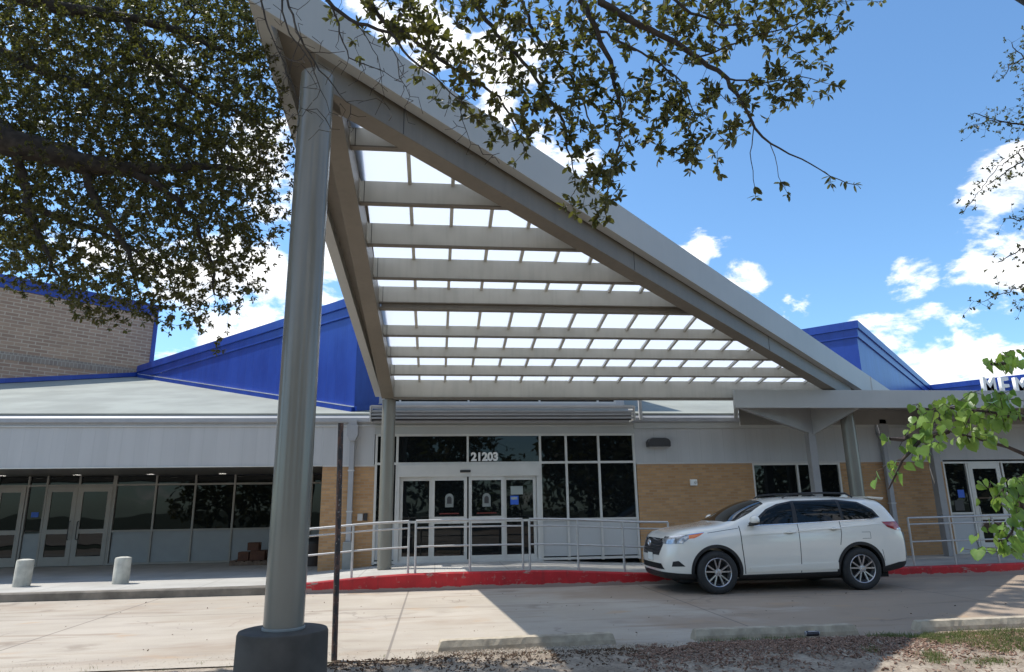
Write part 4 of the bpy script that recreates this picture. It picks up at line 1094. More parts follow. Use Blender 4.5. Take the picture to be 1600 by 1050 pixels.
# wheels
def wheel(x, s):
    yo = s * .955
    c = (CX + x, CY + yo, WR)
    t = empty('wheel', (c[0] - CAR.location.x, c[1] - CAR.location.y, c[2] - CAR.location.z)); t.parent = CAR
    d = -s
    def L(prof): return [(r, d * y) for r, y in prof]
    MB().lathe(L([(.245, .012), (.262, .0), (.30, -.006), (.345, .004), (.364, .022), (.372, .05), (.372, .185), (.362, .215), (.33, .235), (.25, .235)]), c, 56, 'y').build('tyre', M['rubber'], t, smooth=True)
    rim = MB().lathe(L([(.252, .010), (.243, .004), (.232, .012), (.222, .06), (.222, .2), (.20, .2), (.20, .07), (.215, .03)]), c, 56, 'y').build('rim', M['wheel_silver'], t, smooth=True)
    MB().lathe(L([(0, .085), (.225, .085), (.225, .10), (0, .10)]), c, 40, 'y').build('brake_disc', M['well'], t)
    mb = MB()
    for k in range(5):
        for e in (-1, 1):
            a = 2 * PI * k / 5 + .3; a1 = a + e * .10; a2 = a + e * .255
            def P(r, aa, yy): return (c[0] + r * math.cos(aa), c[1] + d * yy, c[2] + r * math.sin(aa))
            wi, wo = .015, .016
            pa, pb = .04, .236
            na = a1 + PI / 2; 
            p0 = Vector(P(pa, a1, 0)); p1 = Vector(P(pb, a2, 0)); dd = (p1 - p0).normalized(); nn = Vector((-dd.z, 0, dd.x))
            f0, f1 = .030, .010
            Y0 = Vector((0, d, 0))
            mb.hexa([p0 + nn * wi + Y0 * (f0 + .035), p1 + nn * wo + Y0 * (f1 + .035), p1 - nn * wo + Y0 * (f1 + .035), p0 - nn * wi + Y0 * (f0 + .035)],
                    [p0 + nn * wi * .8 + Y0 * f0, p1 + nn * wo * .75 + Y0 * f1, p1 - nn * wo * .75 + Y0 * f1, p0 - nn * wi * .8 + Y0 * f0])
    mb.build('spokes', M['wheel_silver'], t)
    hub = MB().lathe(L([(.0, .012), (.028, .013), (.034, .02), (.062, .024), (.066, .05), (0, .05)]), c, 24, 'y').build('hub', M['wheel_silver'], t, smooth=True)
    mb = MB()
    for k in range(5):
        a = 2 * PI * k / 5 + .3 + PI / 5
        mb.ellip((c[0] + .048 * math.cos(a), c[1] + d * .022, c[2] + .048 * math.sin(a)), (.008, .006, .008), 8, 6)
    mb.build('wheel_nuts', M['chrome'], t)
for x in WX:
    for s in (-1, 1): wheel(x, s)

# ------------------------------------------------------------------ vegetation
TR = {'LA': [(-5.21, 7.56), (-2.13, 7.83), (-2.05, 6.89), (-1.76, 6.42), (-1.57, 5.63), (-1.56, 5.31), (-1.66, 5.08), (-1.63, 4.8), (-1.72, 4.51), (-1.86, 4.12), (-1.93, 3.88), (-2.11, 3.6), (-2.23, 3.37), (-2.32, 3.14), (-2.47, 3.37), (-2.72, 3.49), (-2.8, 3.36), (-3.09, 3.55), (-3.3, 3.35), (-3.55, 3.43), (-3.73, 3.7), (-4.06, 3.77), (-4.59, 3.82)], 'LA2': [(-6.36, 8.88), (-2.77, 9.2), (-2.63, 7.96), (-2.33, 7.28), (-2.14, 6.52), (-2.16, 5.96), (-2.29, 5.51), (-2.51, 4.89), (-2.71, 4.46), (-3.12, 4.12), (-3.61, 4.2), (-4.07, 4.11), (-4.62, 4.42), (-5.64, 4.55)], 'LAs': [([(-4.91, 6.4, 5.49), (-4.46, 6.4, 5.24), (-4.09, 6.4, 5.04), (-3.78, 6.5, 4.99), (-3.53, 6.6, 4.94), (-3.21, 6.7, 4.96), (-2.89, 6.8, 5.03), (-2.58, 6.9, 5.13), (-2.32, 7.0, 5.16), (-2.01, 7.1, 5.18)], [0.17, 0.15, 0.14, 0.125, 0.11, 0.08, 0.055, 0.04, 0.03, 0.015]), ([(-3.21, 6.7, 4.96), (-2.86, 6.8, 4.83), (-2.55, 6.9, 4.53), (-2.36, 7.0, 4.15), (-2.29, 7.0, 3.73)], [0.05, 0.035, 0.028, 0.02, 0.01]), ([(-3.53, 6.6, 4.94), (-3.41, 6.7, 4.55), (-3.05, 6.7, 4.08), (-2.92, 6.7, 3.69)], [0.05, 0.035, 0.025, 0.01]), ([(-4.09, 6.4, 5.04), (-4.02, 6.6, 4.62), (-3.83, 6.6, 4.15), (-3.61, 6.6, 3.77)], [0.05, 0.035, 0.025, 0.01]), ([(-4.87, 6.6, 6.99), (-4.08, 6.7, 6.82), (-3.47, 6.8, 6.8), (-2.99, 6.9, 6.79), (-2.56, 7.0, 6.67), (-2.11, 7.0, 6.5)], [0.09, 0.07, 0.055, 0.04, 0.03, 0.015]), ([(-3.47, 6.8, 6.8), (-3.15, 6.8, 6.33), (-2.76, 6.9, 6.02), (-2.31, 7.0, 5.88), (-1.88, 7.0, 5.66)], [0.04, 0.035, 0.028, 0.02, 0.01]), ([(-5.33, 7.4, 6.88), (-4.59, 7.4, 6.5), (-3.94, 7.4, 6.29), (-3.31, 7.5, 5.97), (-2.66, 7.5, 5.84)], [0.07, 0.055, 0.04, 0.03, 0.015]), ([(-4.85, 7.2, 4.66), (-4.23, 7.2, 4.68), (-3.62, 7.2, 4.48), (-2.87, 7.2, 4.07)], [0.05, 0.04, 0.03, 0.012])], 'LB': [[(-0.64, 5.48), (1.06, 5.62), (1.3, 5.22), (1.45, 4.6), (1.51, 4.33), (1.41, 3.98), (1.28, 3.64), (1.21, 3.52), (1.06, 3.69), (0.94, 3.72), (1.02, 3.99), (0.81, 4.11), (0.53, 4.05), (0.39, 4.2), (0.2, 4.4), (0.01, 4.58), (-0.23, 4.83), (-0.43, 5.04)], [(0.96, 5.61), (3.19, 5.79), (3.26, 5.24), (3.14, 5.02), (3.0, 5.16), (2.79, 5.03), (2.51, 5.19), (2.18, 5.05), (1.81, 5.08), (1.45, 5.12)], [(2.2, 4.73), (2.53, 4.84), (2.81, 5.0), (2.97, 4.92), (3.22, 4.83), (3.16, 4.75), (2.9, 4.74), (2.76, 4.56), (2.49, 4.52), (2.27, 4.34), (2.29, 4.1), (2.18, 4.03), (2.17, 4.37)], [(1.49, 4.83), (1.86, 5.03), (2.1, 4.81), (2.14, 4.64), (2.04, 4.14), (1.83, 3.97), (1.7, 4.18), (1.56, 4.34)], [(-1.06, 5.45), (-0.35, 5.51), (-0.24, 5.11), (-0.62, 4.97), (-0.91, 5.18)], [(0.85, 3.93), (1.24, 4.05), (1.32, 3.65), (1.19, 3.52), (0.99, 3.63), (0.9, 3.73)], [(3.15, 3.94), (3.32, 3.94), (3.3, 3.86), (3.17, 3.87)], [(2.92, 3.94), (3.08, 3.91), (3.04, 3.82), (2.93, 3.85)], [(2.57, 3.85), (2.7, 3.85), (2.69, 3.77), (2.57, 3.77)], [(2.31, 3.81), (2.42, 3.81), (2.39, 3.71), (2.32, 3.72)], [(3.61, 5.7), (3.81, 5.69), (3.8, 5.6), (3.62, 5.59)]], 'LBs': [([(1.22, 4.3, 5.63), (1.21, 4.3, 5.28), (1.37, 4.35, 5.2), (1.67, 4.4, 5.1), (2.02, 4.5, 4.97), (2.24, 4.5, 4.8), (2.34, 4.5, 4.6), (2.45, 4.55, 4.41), (2.59, 4.6, 4.31), (2.83, 4.6, 4.19), (3.05, 4.6, 4.04), (3.27, 4.6, 3.98)], [0.03, 0.028, 0.026, 0.023, 0.021, 0.018, 0.014, 0.011, 0.008, 0.006, 0.004, 0.003]), ([(1.05, 4.4, 5.71), (1.07, 4.4, 5.36), (1.16, 4.4, 5.16), (1.25, 4.45, 4.95), (1.31, 4.5, 4.81), (1.36, 4.5, 4.54), (1.37, 4.5, 4.33), (1.29, 4.5, 4.0), (1.2, 4.5, 3.64)], [0.026, 0.024, 0.022, 0.02, 0.017, 0.012, 0.009, 0.006, 0.003]), ([(1.24, 4.4, 5.07), (1.45, 4.4, 4.95), (1.65, 4.4, 4.85), (1.86, 4.45, 4.69), (1.97, 4.5, 4.4)], [0.01, 0.009, 0.008, 0.006, 0.003]), ([(-1.0, 4.4, 5.42), (-0.8, 4.4, 5.16), (-0.61, 4.4, 5.02), (-0.37, 4.4, 4.97), (-0.23, 4.4, 4.76), (0.01, 4.4, 4.56), (0.24, 4.4, 4.31)], [0.018, 0.016, 0.014, 0.012, 0.009, 0.006, 0.003]), ([(-0.73, 4.5, 5.53), (-0.43, 4.5, 5.15), (0.05, 4.6, 4.87), (0.45, 4.6, 4.61), (0.64, 4.6, 4.16)], [0.02, 0.018, 0.014, 0.01, 0.004]), ([(0.05, 4.5, 5.6), (0.34, 4.5, 5.21), (0.68, 4.5, 4.78), (0.92, 4.5, 4.36), (0.99, 4.5, 3.84)], [0.02, 0.018, 0.014, 0.01, 0.004]), ([(0.57, 4.7, 5.82), (0.77, 4.7, 5.22), (1.07, 4.7, 4.83), (1.21, 4.7, 4.33)], [0.016, 0.014, 0.01, 0.004]), ([(1.61, 4.4, 5.64), (1.95, 4.4, 5.31), (2.25, 4.4, 5.21), (2.58, 4.4, 5.26)], [0.016, 0.012, 0.008, 0.004]), ([(2.02, 4.5, 4.97), (2.4, 4.5, 5.18), (2.85, 4.5, 5.33), (3.16, 4.5, 5.54)], [0.008, 0.007, 0.005, 0.003]), ([(2.24, 4.5, 4.8), (2.52, 4.5, 4.78), (2.85, 4.5, 4.86), (3.11, 4.5, 4.8)], [0.008, 0.006, 0.004, 0.002]), ([(2.59, 4.6, 4.31), (2.63, 4.6, 4.11), (2.65, 4.6, 3.95), (2.69, 4.6, 3.87)], [0.004, 0.003, 0.0025, 0.002]), ([(2.45, 4.55, 4.41), (2.39, 4.55, 4.19), (2.39, 4.55, 3.97), (2.39, 4.55, 3.81)], [0.005, 0.004, 0.003, 0.002]), ([(3.05, 4.6, 4.04), (3.05, 4.6, 3.96)], [0.003, 0.002]), ([(3.16, 4.5, 5.54), (3.39, 4.5, 5.62), (3.68, 4.5, 5.63)], [0.003, 0.002, 0.002]), ([(-1.33, 4.3, 5.25), (-1.24, 4.3, 4.93), (-1.16, 4.3, 4.73), (-1.03, 4.3, 4.43), (-0.95, 4.3, 4.24)], [0.008, 0.007, 0.005, 0.004, 0.002]), ([(-1.15, 4.3, 5.26), (-0.99, 4.3, 4.79), (-0.84, 4.3, 4.55), (-0.65, 4.3, 4.3), (-0.59, 4.3, 4.32)], [0.01, 0.008, 0.006, 0.004, 0.002]), ([(-0.8, 4.4, 5.16), (-0.74, 4.4, 4.94), (-0.66, 4.4, 4.73), (-0.41, 4.4, 4.64), (-0.27, 4.4, 4.55)], [0.008, 0.006, 0.005, 0.003, 0.002]), ([(-1.14, 4.3, 5.1), (-1.07, 4.3, 4.84), (-0.94, 4.3, 4.67), (-0.83, 4.3, 4.39), (-0.76, 4.3, 4.22)], [0.008, 0.006, 0.005, 0.003, 0.002]), ([(-0.42, 4.4, 4.96), (-0.32, 4.4, 4.75), (-0.29, 4.4, 4.6), (-0.22, 4.4, 4.44)], [0.006, 0.005, 0.004, 0.002]), ([(-0.99, 4.3, 4.79), (-1.04, 4.3, 4.58), (-1.05, 4.3, 4.38)], [0.004, 0.003, 0.002]), ([(0.15, 4.4, 4.46), (0.15, 4.4, 4.26), (0.22, 4.4, 4.08)], [0.004, 0.003, 0.002]), ([(-0.61, 4.4, 5.02), (-0.46, 4.4, 4.75), (-0.4, 4.4, 4.43)], [0.005, 0.003, 0.002])], 'LCs': [([(9.37, 8.5, 7.13), (8.95, 8.5, 7.16), (8.36, 8.5, 7.21), (7.9, 8.5, 7.01)], [0.012, 0.009, 0.006, 0.004]), ([(8.95, 8.5, 7.16), (8.52, 8.5, 7.19), (8.15, 8.5, 7.32)], [0.012, 0.009, 0.006]), ([(9.32, 8.5, 6.9), (8.86, 8.5, 6.75), (8.36, 8.5, 6.41), (7.61, 8.5, 5.62)], [0.012, 0.009, 0.006, 0.004]), ([(8.82, 8.5, 6.56), (8.45, 8.5, 6.33), (8.09, 8.5, 6.1)], [0.012, 0.009, 0.006]), ([(8.8, 8.5, 4.61), (8.38, 8.5, 4.56), (8.05, 8.5, 4.43), (7.65, 8.5, 4.28)], [0.012, 0.009, 0.006, 0.004]), ([(9.58, 8.5, 8.04), (9.2, 8.5, 8.35), (9.05, 8.5, 8.63)], [0.012, 0.009, 0.006]), ([(9.2, 8.5, 8.35), (8.93, 8.5, 8.23), (8.83, 8.5, 8.05)], [0.012, 0.009, 0.006]), ([(9.03, 8.5, 5.62), (8.65, 8.5, 5.56), (8.29, 8.5, 5.58)], [0.012, 0.009, 0.006]), ([(8.94, 8.5, 5.21), (8.56, 8.5, 5.15), (8.05, 8.5, 4.89)], [0.012, 0.009, 0.006]), ([(9.5, 8.5, 7.69), (9.19, 8.5, 7.79), (9.01, 8.5, 7.67)], [0.012, 0.009, 0.006]), ([(8.74, 8.5, 4.32), (8.44, 8.5, 4.36), (8.29, 8.5, 4.22)], [0.012, 0.009, 0.006])], 'LD': [[(2.1, 1.96), (2.17, 1.99), (2.29, 2.0), (2.61, 2.02), (2.58, 1.87), (2.43, 1.9), (2.36, 1.79), (2.25, 1.78), (2.17, 1.81), (2.07, 1.77), (2.08, 1.89)], [(1.96, 1.82), (2.0, 1.85), (2.09, 1.89), (2.13, 1.81), (2.07, 1.76), (2.02, 1.67), (1.97, 1.68), (1.98, 1.74)], [(1.92, 1.68), (1.96, 1.67), (1.95, 1.62), (1.91, 1.62)], [(2.42, 2.14), (2.51, 2.19), (2.65, 2.2), (2.64, 2.14), (2.54, 2.13), (2.44, 2.12)], [(2.36, 1.62), (2.54, 1.67), (2.47, 1.34), (2.42, 1.34), (2.31, 1.33), (2.27, 1.34), (2.34, 1.41), (2.39, 1.47), (2.36, 1.58)], [(1.95, 1.84), (1.98, 1.86), (1.98, 1.81), (1.95, 1.81)]], 'LDs': [([(2.82, 2.75, 1.61), (2.54, 2.75, 1.75), (2.41, 2.75, 1.8), (2.29, 2.75, 1.83), (2.2, 2.75, 1.85), (2.08, 2.75, 1.86)], [0.012, 0.009, 0.007, 0.005, 0.004, 0.003]), ([(2.2, 2.75, 1.85), (2.07, 2.75, 1.81), (1.97, 2.75, 1.73), (1.92, 2.75, 1.65), (1.89, 2.75, 1.61)], [0.012, 0.009, 0.007, 0.005, 0.004]), ([(2.7, 2.75, 1.89), (2.58, 2.75, 1.9), (2.46, 2.75, 1.93), (2.28, 2.75, 1.95), (2.16, 2.75, 1.95)], [0.012, 0.009, 0.007, 0.005, 0.004]), ([(2.81, 2.75, 1.56), (2.56, 2.75, 1.53), (2.46, 2.75, 1.51), (2.42, 2.75, 1.43), (2.34, 2.75, 1.35)], [0.012, 0.009, 0.007, 0.005, 0.004]), ([(2.49, 2.75, 1.52), (2.48, 2.75, 1.59), (2.41, 2.75, 1.6)], [0.012, 0.009, 0.007]), ([(2.81, 2.75, 2.09), (2.63, 2.75, 2.16), (2.47, 2.75, 2.15)], [0.012, 0.009, 0.007]), ([(2.08, 2.75, 1.86), (1.99, 2.75, 1.82), (1.93, 2.75, 1.82)], [0.012, 0.009, 0.007])]}
def leaf_mat(name, c1, c2, trans, tcol, rough=.45):
    m, nt, b, out = newmat(name)
    p = pos(nt)
    n_ = noise(nt, p, 14, 2); n2_ = noise(nt, p, 1.6, 3)
    c = mixc(nt, ramp(nt, n_, .35, .65), c1, c2)
    c = mixc(nt, ramp(nt, n2_, .5, .7, 0, .5), c, tuple(x * y for x, y in zip(c2, (1.5, 1.15, .8))))
    nt.links.new(c, b.inputs['Base Color']); b.inputs['Roughness'].default_value = rough
    b.inputs['Specular IOR Level'].default_value = .4
    bump(nt, b, noise(nt, p, 90, 3), .35, .002)
    t = N(nt, 'ShaderNodeBsdfTranslucent', Color=(*tcol, 1))
    ms = N(nt, 'ShaderNodeMixShader', Fac=trans); nt.links.new(b.outputs[0], ms.inputs[1]); nt.links.new(t.outputs[0], ms.inputs[2])
    nt.links.new(ms.outputs[0], out.inputs[0]); return m
M['oak_leaf'] = leaf_mat('live_oak_leaf', (.038, .038, .014), (.095, .088, .032), .34, (.17, .18, .03))
M['bud_leaf'] = leaf_mat('redbud_leaf', (.045, .115, .02), (.16, .27, .06), .38, (.32, .48, .08), .33)
M['bark'] = pm('dark_oak_bark', (.045, .038, .032), .95, var=.4, scale=14, bmp=.8, bscale=35)
M['twig'] = pm('brown_twig', (.045, .032, .028), .85, var=.3, scale=20)

def pip(poly, x, y):
    c = False; n = len(poly)
    for i in range(n):
        x1, y1 = poly[i]; x2, y2 = poly[(i + 1) % n]
        if (y1 > y) != (y2 > y) and x < (x2 - x1) * (y - y1) / (y2 - y1) + x1: c = not c
    return c
def sample(poly, n, y0, jit, rnd):
    xs_ = [p[0] for p in poly]; zs_ = [p[1] for p in poly]; out = []
    while len(out) < n:
        x = rnd.uniform(min(xs_), max(xs_)); z = rnd.uniform(min(zs_), max(zs_))
        if pip(poly, x, z):
            y = rnd.uniform(-jit, jit)
            out.append((x, y0 + y, z))
    return out
class Grow:
    def __init__(s, rnd): s.P = []; s.par = []; s.rad = []; s.fixed = []; s.rnd = rnd
    def spine(s, path, rads, step=.09, wob=.012):
        prev = -1
        # attach to the nearest existing node when close
        p0 = Vector(path[0])
        if s.P:
            A = np.array(s.P); d = np.linalg.norm(A - np.array(p0), axis=1); k = int(d.argmin())
            if d[k] < .35: prev = k
        for (a, ra), (b, rb) in zip(zip(path, rads), zip(path[1:], rads[1:])):
            a = Vector(a); b = Vector(b); n = max(1, int((b - a).length / step))
            for i in range(n):
                t = i / n; q = a.lerp(b, t) + Vector([s.rnd.gauss(0, wob) for _ in range(3)]) * (1 if ra < .06 else 1)
                s.P.append(tuple(q)); s.par.append(prev); s.rad.append(ra + (rb - ra) * t); s.fixed.append(True); prev = len(s.P) - 1
        s.P.append(tuple(path[-1])); s.par.append(prev); s.rad.append(rads[-1]); s.fixed.append(True)
    def attach(s, pts, step=.10, rt=.0016, droop=.0):
        P = np.array(s.P); cap = len(P) + len(pts) * 14
        buf = np.zeros((cap, 3)); n = len(P); buf[:n] = P
        d0 = [float(np.min(np.linalg.norm(P - np.array(p), axis=1))) for p in pts]
        tips = []
        for k in np.argsort(d0):
            p = np.array(pts[k]); d = np.linalg.norm(buf[:n] - p, axis=1); j = int(d.argmin()); L = float(d[j])
            m = max(1, min(12, int(L / step))); prev = j; a = buf[j].copy()
            perp = np.array([s.rnd.gauss(0, 1) for _ in range(3)]) * L * .10
            for i in range(1, m + 1):
                t = i / m
                q = a + (p - a) * t + perp * math.sin(PI * t) + (np.array([s.rnd.gauss(0, .008) for _ in range(3)]) if i < m else 0)
                q[2] -= droop * math.sin(PI * t) * L
                s.P.append(tuple(q)); s.par.append(prev); s.rad.append(rt); s.fixed.append(False)
                buf[n] = q; prev = n; n += 1
                if n >= cap - 2: break
            tips.append(prev)
            if n >= cap - 20: break
        return tips
    def mesh(s, mb, big=6):
        n = len(s.P); cnt = [0.] * n; kids = [0] * n
        for i in range(n - 1, -1, -1):
            cnt[i] += 1
            if s.par[i] >= 0: cnt[s.par[i]] += cnt[i]
        r = [s.rad[i] if s.fixed[i] else s.rad[i] * (1 + .16 * cnt[i]) ** .5 for i in range(n)]
        s.r = r
        ch = [[] for _ in range(n)]
        for i in range(n):
            if s.par[i] >= 0: ch[s.par[i]].append(i)
        # chains
        starts = [i for i in range(n) if s.par[i] < 0]; stack = [(-1, i) for i in starts]
        while stack:
            pa, i = stack.pop(); path = []; rr = []
            if pa >= 0: path.append(s.P[pa]); rr.append(min(r[pa], r[i] * 1.3))
            while True:
                path.append(s.P[i]); rr.append(r[i]); c = ch[i]
                if not c: break
                c = sorted(c, key=lambda k: -cnt[k])
                for k in c[1:]: stack.append((i, k))
                i = c[0]
            if len(path) > 1:
                mb.tube(path, rr, 10 if rr[0] > .05 else 5 if rr[0] > .008 else 3, cap=False)
        return mb
def leaves_mesh(name, bases, dirs, L, Wd, rnd_seed, mat, parent, shape='oak'):
    r = np.random.default_rng(rnd_seed)
    B_ = np.array(bases); D = np.array(dirs); D /= np.linalg.norm(D, axis=1)[:, None] + 1e-9
    n = len(B_)
    L = np.asarray(L); L = L if L.ndim else np.full(n, float(L)); 
    nr = r.normal(size=(n, 3)); nr[:, 2] += 1.2
    S = np.cross(D, nr); S /= np.linalg.norm(S, axis=1)[:, None] + 1e-9
    U = np.cross(S, D)
    if shape == 'oak': T = [(0, .02, 0), (-.19, .32, .03), (.19, .32, .03), (-.19, .70, .0), (.19, .70, .0), (0, 1, -.08), (0, .35, -.02), (0, .68, -.05)]; F = [(0, 2, 6), (0, 6, 1), (1, 6, 7, 3), (6, 2, 4, 7), (3, 7, 5), (7, 4, 5)]
    elif shape == 'heart': T = [(0, .06, -.02), (-.22, -.05, .05), (-.46, .12, .09), (-.47, .40, .07), (-.27, .70, .0), (0, 1.0, -.12), (.27, .70, .0), (.47, .40, .07), (.46, .12, .09), (.22, -.05, .05), (0, .45, -.06)]; F = [(10, 0, 1), (10, 1, 2), (10, 2, 3), (10, 3, 4), (10, 4, 5), (10, 5, 6), (10, 6, 7), (10, 7, 8), (10, 8, 9), (10, 9, 0)]
    elif shape == 'blade': T = [(-.03, 0, 0), (.03, 0, 0), (.02, .55, .05), (-.02, .55, .05), (0, 1, .22)]; F = [(0, 1, 2, 3), (3, 2, 4)]
    else: T = [(0, 0, 0), (-.3, .4, 0), (.3, .4, 0), (0, 1, 0)]; F = [(0, 2, 3, 1)]
    T = np.array(T); m = len(T)
    wv = Wd * r.uniform(.85, 1.15, n)
    V = (B_[:, None, :] + D[:, None, :] * (T[None, :, 1:2] * L[:, None, None]) + S[:, None, :] * (T[None, :, 0:1] * (L * wv)[:, None, None]) + U[:, None, :] * (T[None, :, 2:3] * L[:, None, None] * r.uniform(.3, 1.6, n)[:, None, None]))
    V = V.reshape(-1, 3) - np.array(wloc(parent) if parent else (0, 0, 0))
    me = bpy.data.meshes.new(name)
    nv = len(V); me.vertices.add(nv); me.vertices.foreach_set('co', V.ravel())
    fl = []; st_ = []; tot = []; k = 0
    base_idx = np.arange(n) * m
    lens = [len(f) for f in F]; cat_ = np.concatenate([np.array(f) for f in F])
    loops = (base_idx[:, None] + cat_[None, :]).ravel()
    tot = np.tile(lens, n); st_ = np.concatenate([[0], np.cumsum(tot)[:-1]])
    me.loops.add(len(loops)); me.loops.foreach_set('vertex_index', loops.astype(np.int32))
    me.polygons.add(len(tot)); me.polygons.foreach_set('loop_start', st_.astype(np.int32))
    me.polygons.foreach_set('use_smooth', np.ones(len(tot), dtype=bool))
    me.update(calc_edges=True); me.validate()
    return mkobj(name, me, mat, parent)
def rosettes(G, nodes, rnd, per=(5, 9), Lr=(.04, .065), spread=1.0, gravity=-.1):
    bs, ds, ls = [], [], []
    for i in nodes:
        p = np.array(G.P[i]); j = G.par[i]
        t = p - np.array(G.P[j]) if j >= 0 else np.array([0, 0, -1.]); t = t / (np.linalg.norm(t) + 1e-9)
        for k in range(rnd.randint(*per)):
            v = np.array([rnd.gauss(0, 1) for _ in range(3)]); v -= t * v.dot(t) * .6; v /= np.linalg.norm(v) + 1e-9
            d_ = t * rnd.uniform(.1, 1.0) + v * spread; d_[2] += gravity
            bs.append(p - t * rnd.uniform(0, .035)); ds.append(d_); ls.append(rnd.uniform(*Lr))
    return bs, ds, ls

rnd = random.Random(3)
OAK = empty('oak_tree', (-6.6, 5.2, 0), 'large live oak reaching in from the left with small dark leaves over the canopy', 'tree')
MB().tube([(-6.6, 5.2, -.1), (-6.62, 5.22, .4), (-6.6, 5.3, 1.5), (-6.5, 5.4, 2.8), (-6.3, 5.5, 4.0), (-6.2, 5.5, 5.0)], [.42, .33, .29, .27, .24, .18], 20).build('trunk', M['bark'], OAK, smooth=True)
G = Grow(rnd)
a0_ = TR['LAs'][0][0][0]
G.spine([(-6.45, 5.45, 3.2), (-5.8, 5.9, 4.0), a0_], [.22, .19, .17], wob=.0)
for pth, rd in TR['LAs']: G.spine(pth, rd)
G.spine([(-6.3, 5.5, 4.2), (-5.6, 6.4, 6.2), TR['LAs'][4][0][0]], [.15, .12, .09])
anch = sample(TR['LA'], 9000, 6.9, .7, rnd)
# uneven density: drop anchors where a low-frequency pattern is low
def keep(p, s=1.7, th=-.28): return math.sin(p[0] * s + 1) * math.cos(p[2] * s * 1.3) + .6 * math.sin(p[0] * 4.1 - p[2] * 3.3) > th * 1.6
anch = [p for p in anch if keep(p) or rnd.random() < .6]
tips = G.attach(anch, .09, .0015)
deep = [p for p in sample(TR['LA2'], 4600, 8.3, .6, rnd) if keep((p[0] + 1.3, p[1], p[2] - .7), 1.4, -.1) or rnd.random() < .5]
tipd = G.attach(deep, .14, .0018)
extra = []
for _ in range(420):   # crown above and behind the frame, round the trunk
    t = rnd.uniform(0, 2 * PI); q = rnd.uniform(.5, 1) ** .5
    extra.append((-7.6 + 2.6 * q * math.cos(t), 5.2 + 2.8 * q * math.sin(t), 6.6 + rnd.uniform(-1.2, 2.4)))
tips2 = G.attach([p for p in extra if p[0] < -.64 * p[1] - .9], .15, .0018)
mids = [G.par[t] for t in tips if G.par[t] >= 0 and not G.fixed[G.par[t]] and rnd.random() < .75]
bs, ds, ls = rosettes(G, tips, rnd, (5, 9), (.028, .060))
b2, d2, l2 = rosettes(G, mids, rnd, (2, 5), (.028, .06)); bs += b2; ds += d2; ls += l2
b2, d2, l2 = rosettes(G, tipd, rnd, (8, 13), (.035, .078), 1.5); bs += b2; ds += d2; ls += l2
b2, d2, l2 = rosettes(G, tips2, rnd, (9, 14), (.08, .14)); bs += b2; ds += d2; ls += l2
# unseen crown added over and behind the camera to block sky light
G.spine([(-6.2, 5.5, 5.0), (-5.4, 3.8, 7.2), (-3.6, 1.2, 8.4), (-.8, -1.6, 8.8), (2.5, -3.6, 8.6)], [.17, .15, .12, .09, .04], .25)
G.spine([(-5.4, 3.8, 7.2), (-2.5, 3.2, 8.6), (1.5, 2.6, 8.8), (4.6, 1.6, 8.2)], [.12, .10, .07, .03], .25)
ov = []
while len(ov) < 260:
    v = Vector([rnd.gauss(0, 1) for _ in range(3)]).normalized() * rnd.uniform(.3, 1) ** .4
    p = Vector((-.5 + 8.0 * v.x, -1.6 + 7.0 * v.y, 8.6 + 2.6 * v.z)); q_ = p - Vector((0, 0, HC))
    k_ = q_.dot(f_)
    if k_ < 0 or q_.dot(u_) / k_ > .60: ov.append(tuple(p))
to_ = G.attach(ov, .25, .004)
b2, d2, l2 = rosettes(G, to_, rnd, (14, 20), (.14, .24), 3.0); bs += b2; ds += d2; ls += l2
# overhead branch
GB = Grow(rnd)
GB.spine([(-6.3, 5.5, 4.6), (-4.5, 4.9, 6.3), (-2.5, 4.5, 6.6), (-.5, 4.4, 6.4), (.6, 4.4, 5.9), (1.2, 4.3, 5.6)], [.12, .10, .08, .06, .045, .03], .15)
GB.spine([(-2.5, 4.5, 6.6), (-1.4, 4.4, 5.9)], [.03, .02])
GB.spine([(-.5, 4.4, 6.4), (.1, 4.5, 5.7)], [.03, .022])
ends = []
for pth, rd in TR['LBs']:
    GB.spine(pth, rd, .07, .006); ends.append(len(GB.P) - 1)
nb = [600, 320, 74, 120, 30, 16, 1, 2, 1, 1, 2]
tb = []
for poly, n in zip(TR['LB'][:6], nb):
    tb += GB.attach(sample(poly, n, 4.5, .28, rnd), .07, .0017)
mids = [GB.par[t] for t in tb if GB.par[t] >= 0 and not GB.fixed[GB.par[t]] and rnd.random() < .6]
# short bare side twigs
bare = []
for pth, rd in TR['LBs'][-8:]:
    for p in pth:
        for _ in range(8):
            bare.append((p[0] + rnd.gauss(0, .09), p[1] + rnd.gauss(0, .08), p[2] - abs(rnd.gauss(0, .10))))
GB.attach(bare, .05, .0021)
tb += ends[:14] + [GB.par[e] for e in ends[:14]]
b2, d2, l2 = rosettes(GB, tb, rnd, (5, 8), (.038, .082)); bs += b2; ds += d2; ls += l2
b2, d2, l2 = rosettes(GB, mids, rnd, (3, 6), (.035, .075)); bs += b2; ds += d2; ls += l2
mb = MB(); G.mesh(mb); GB.mesh(mb)
brn = mb.build('branches', M['bark'], OAK, smooth=True, fixn=False)
leaves_mesh('foliage', bs, ds, ls, 1.0, 5, M['oak_leaf'], OAK)

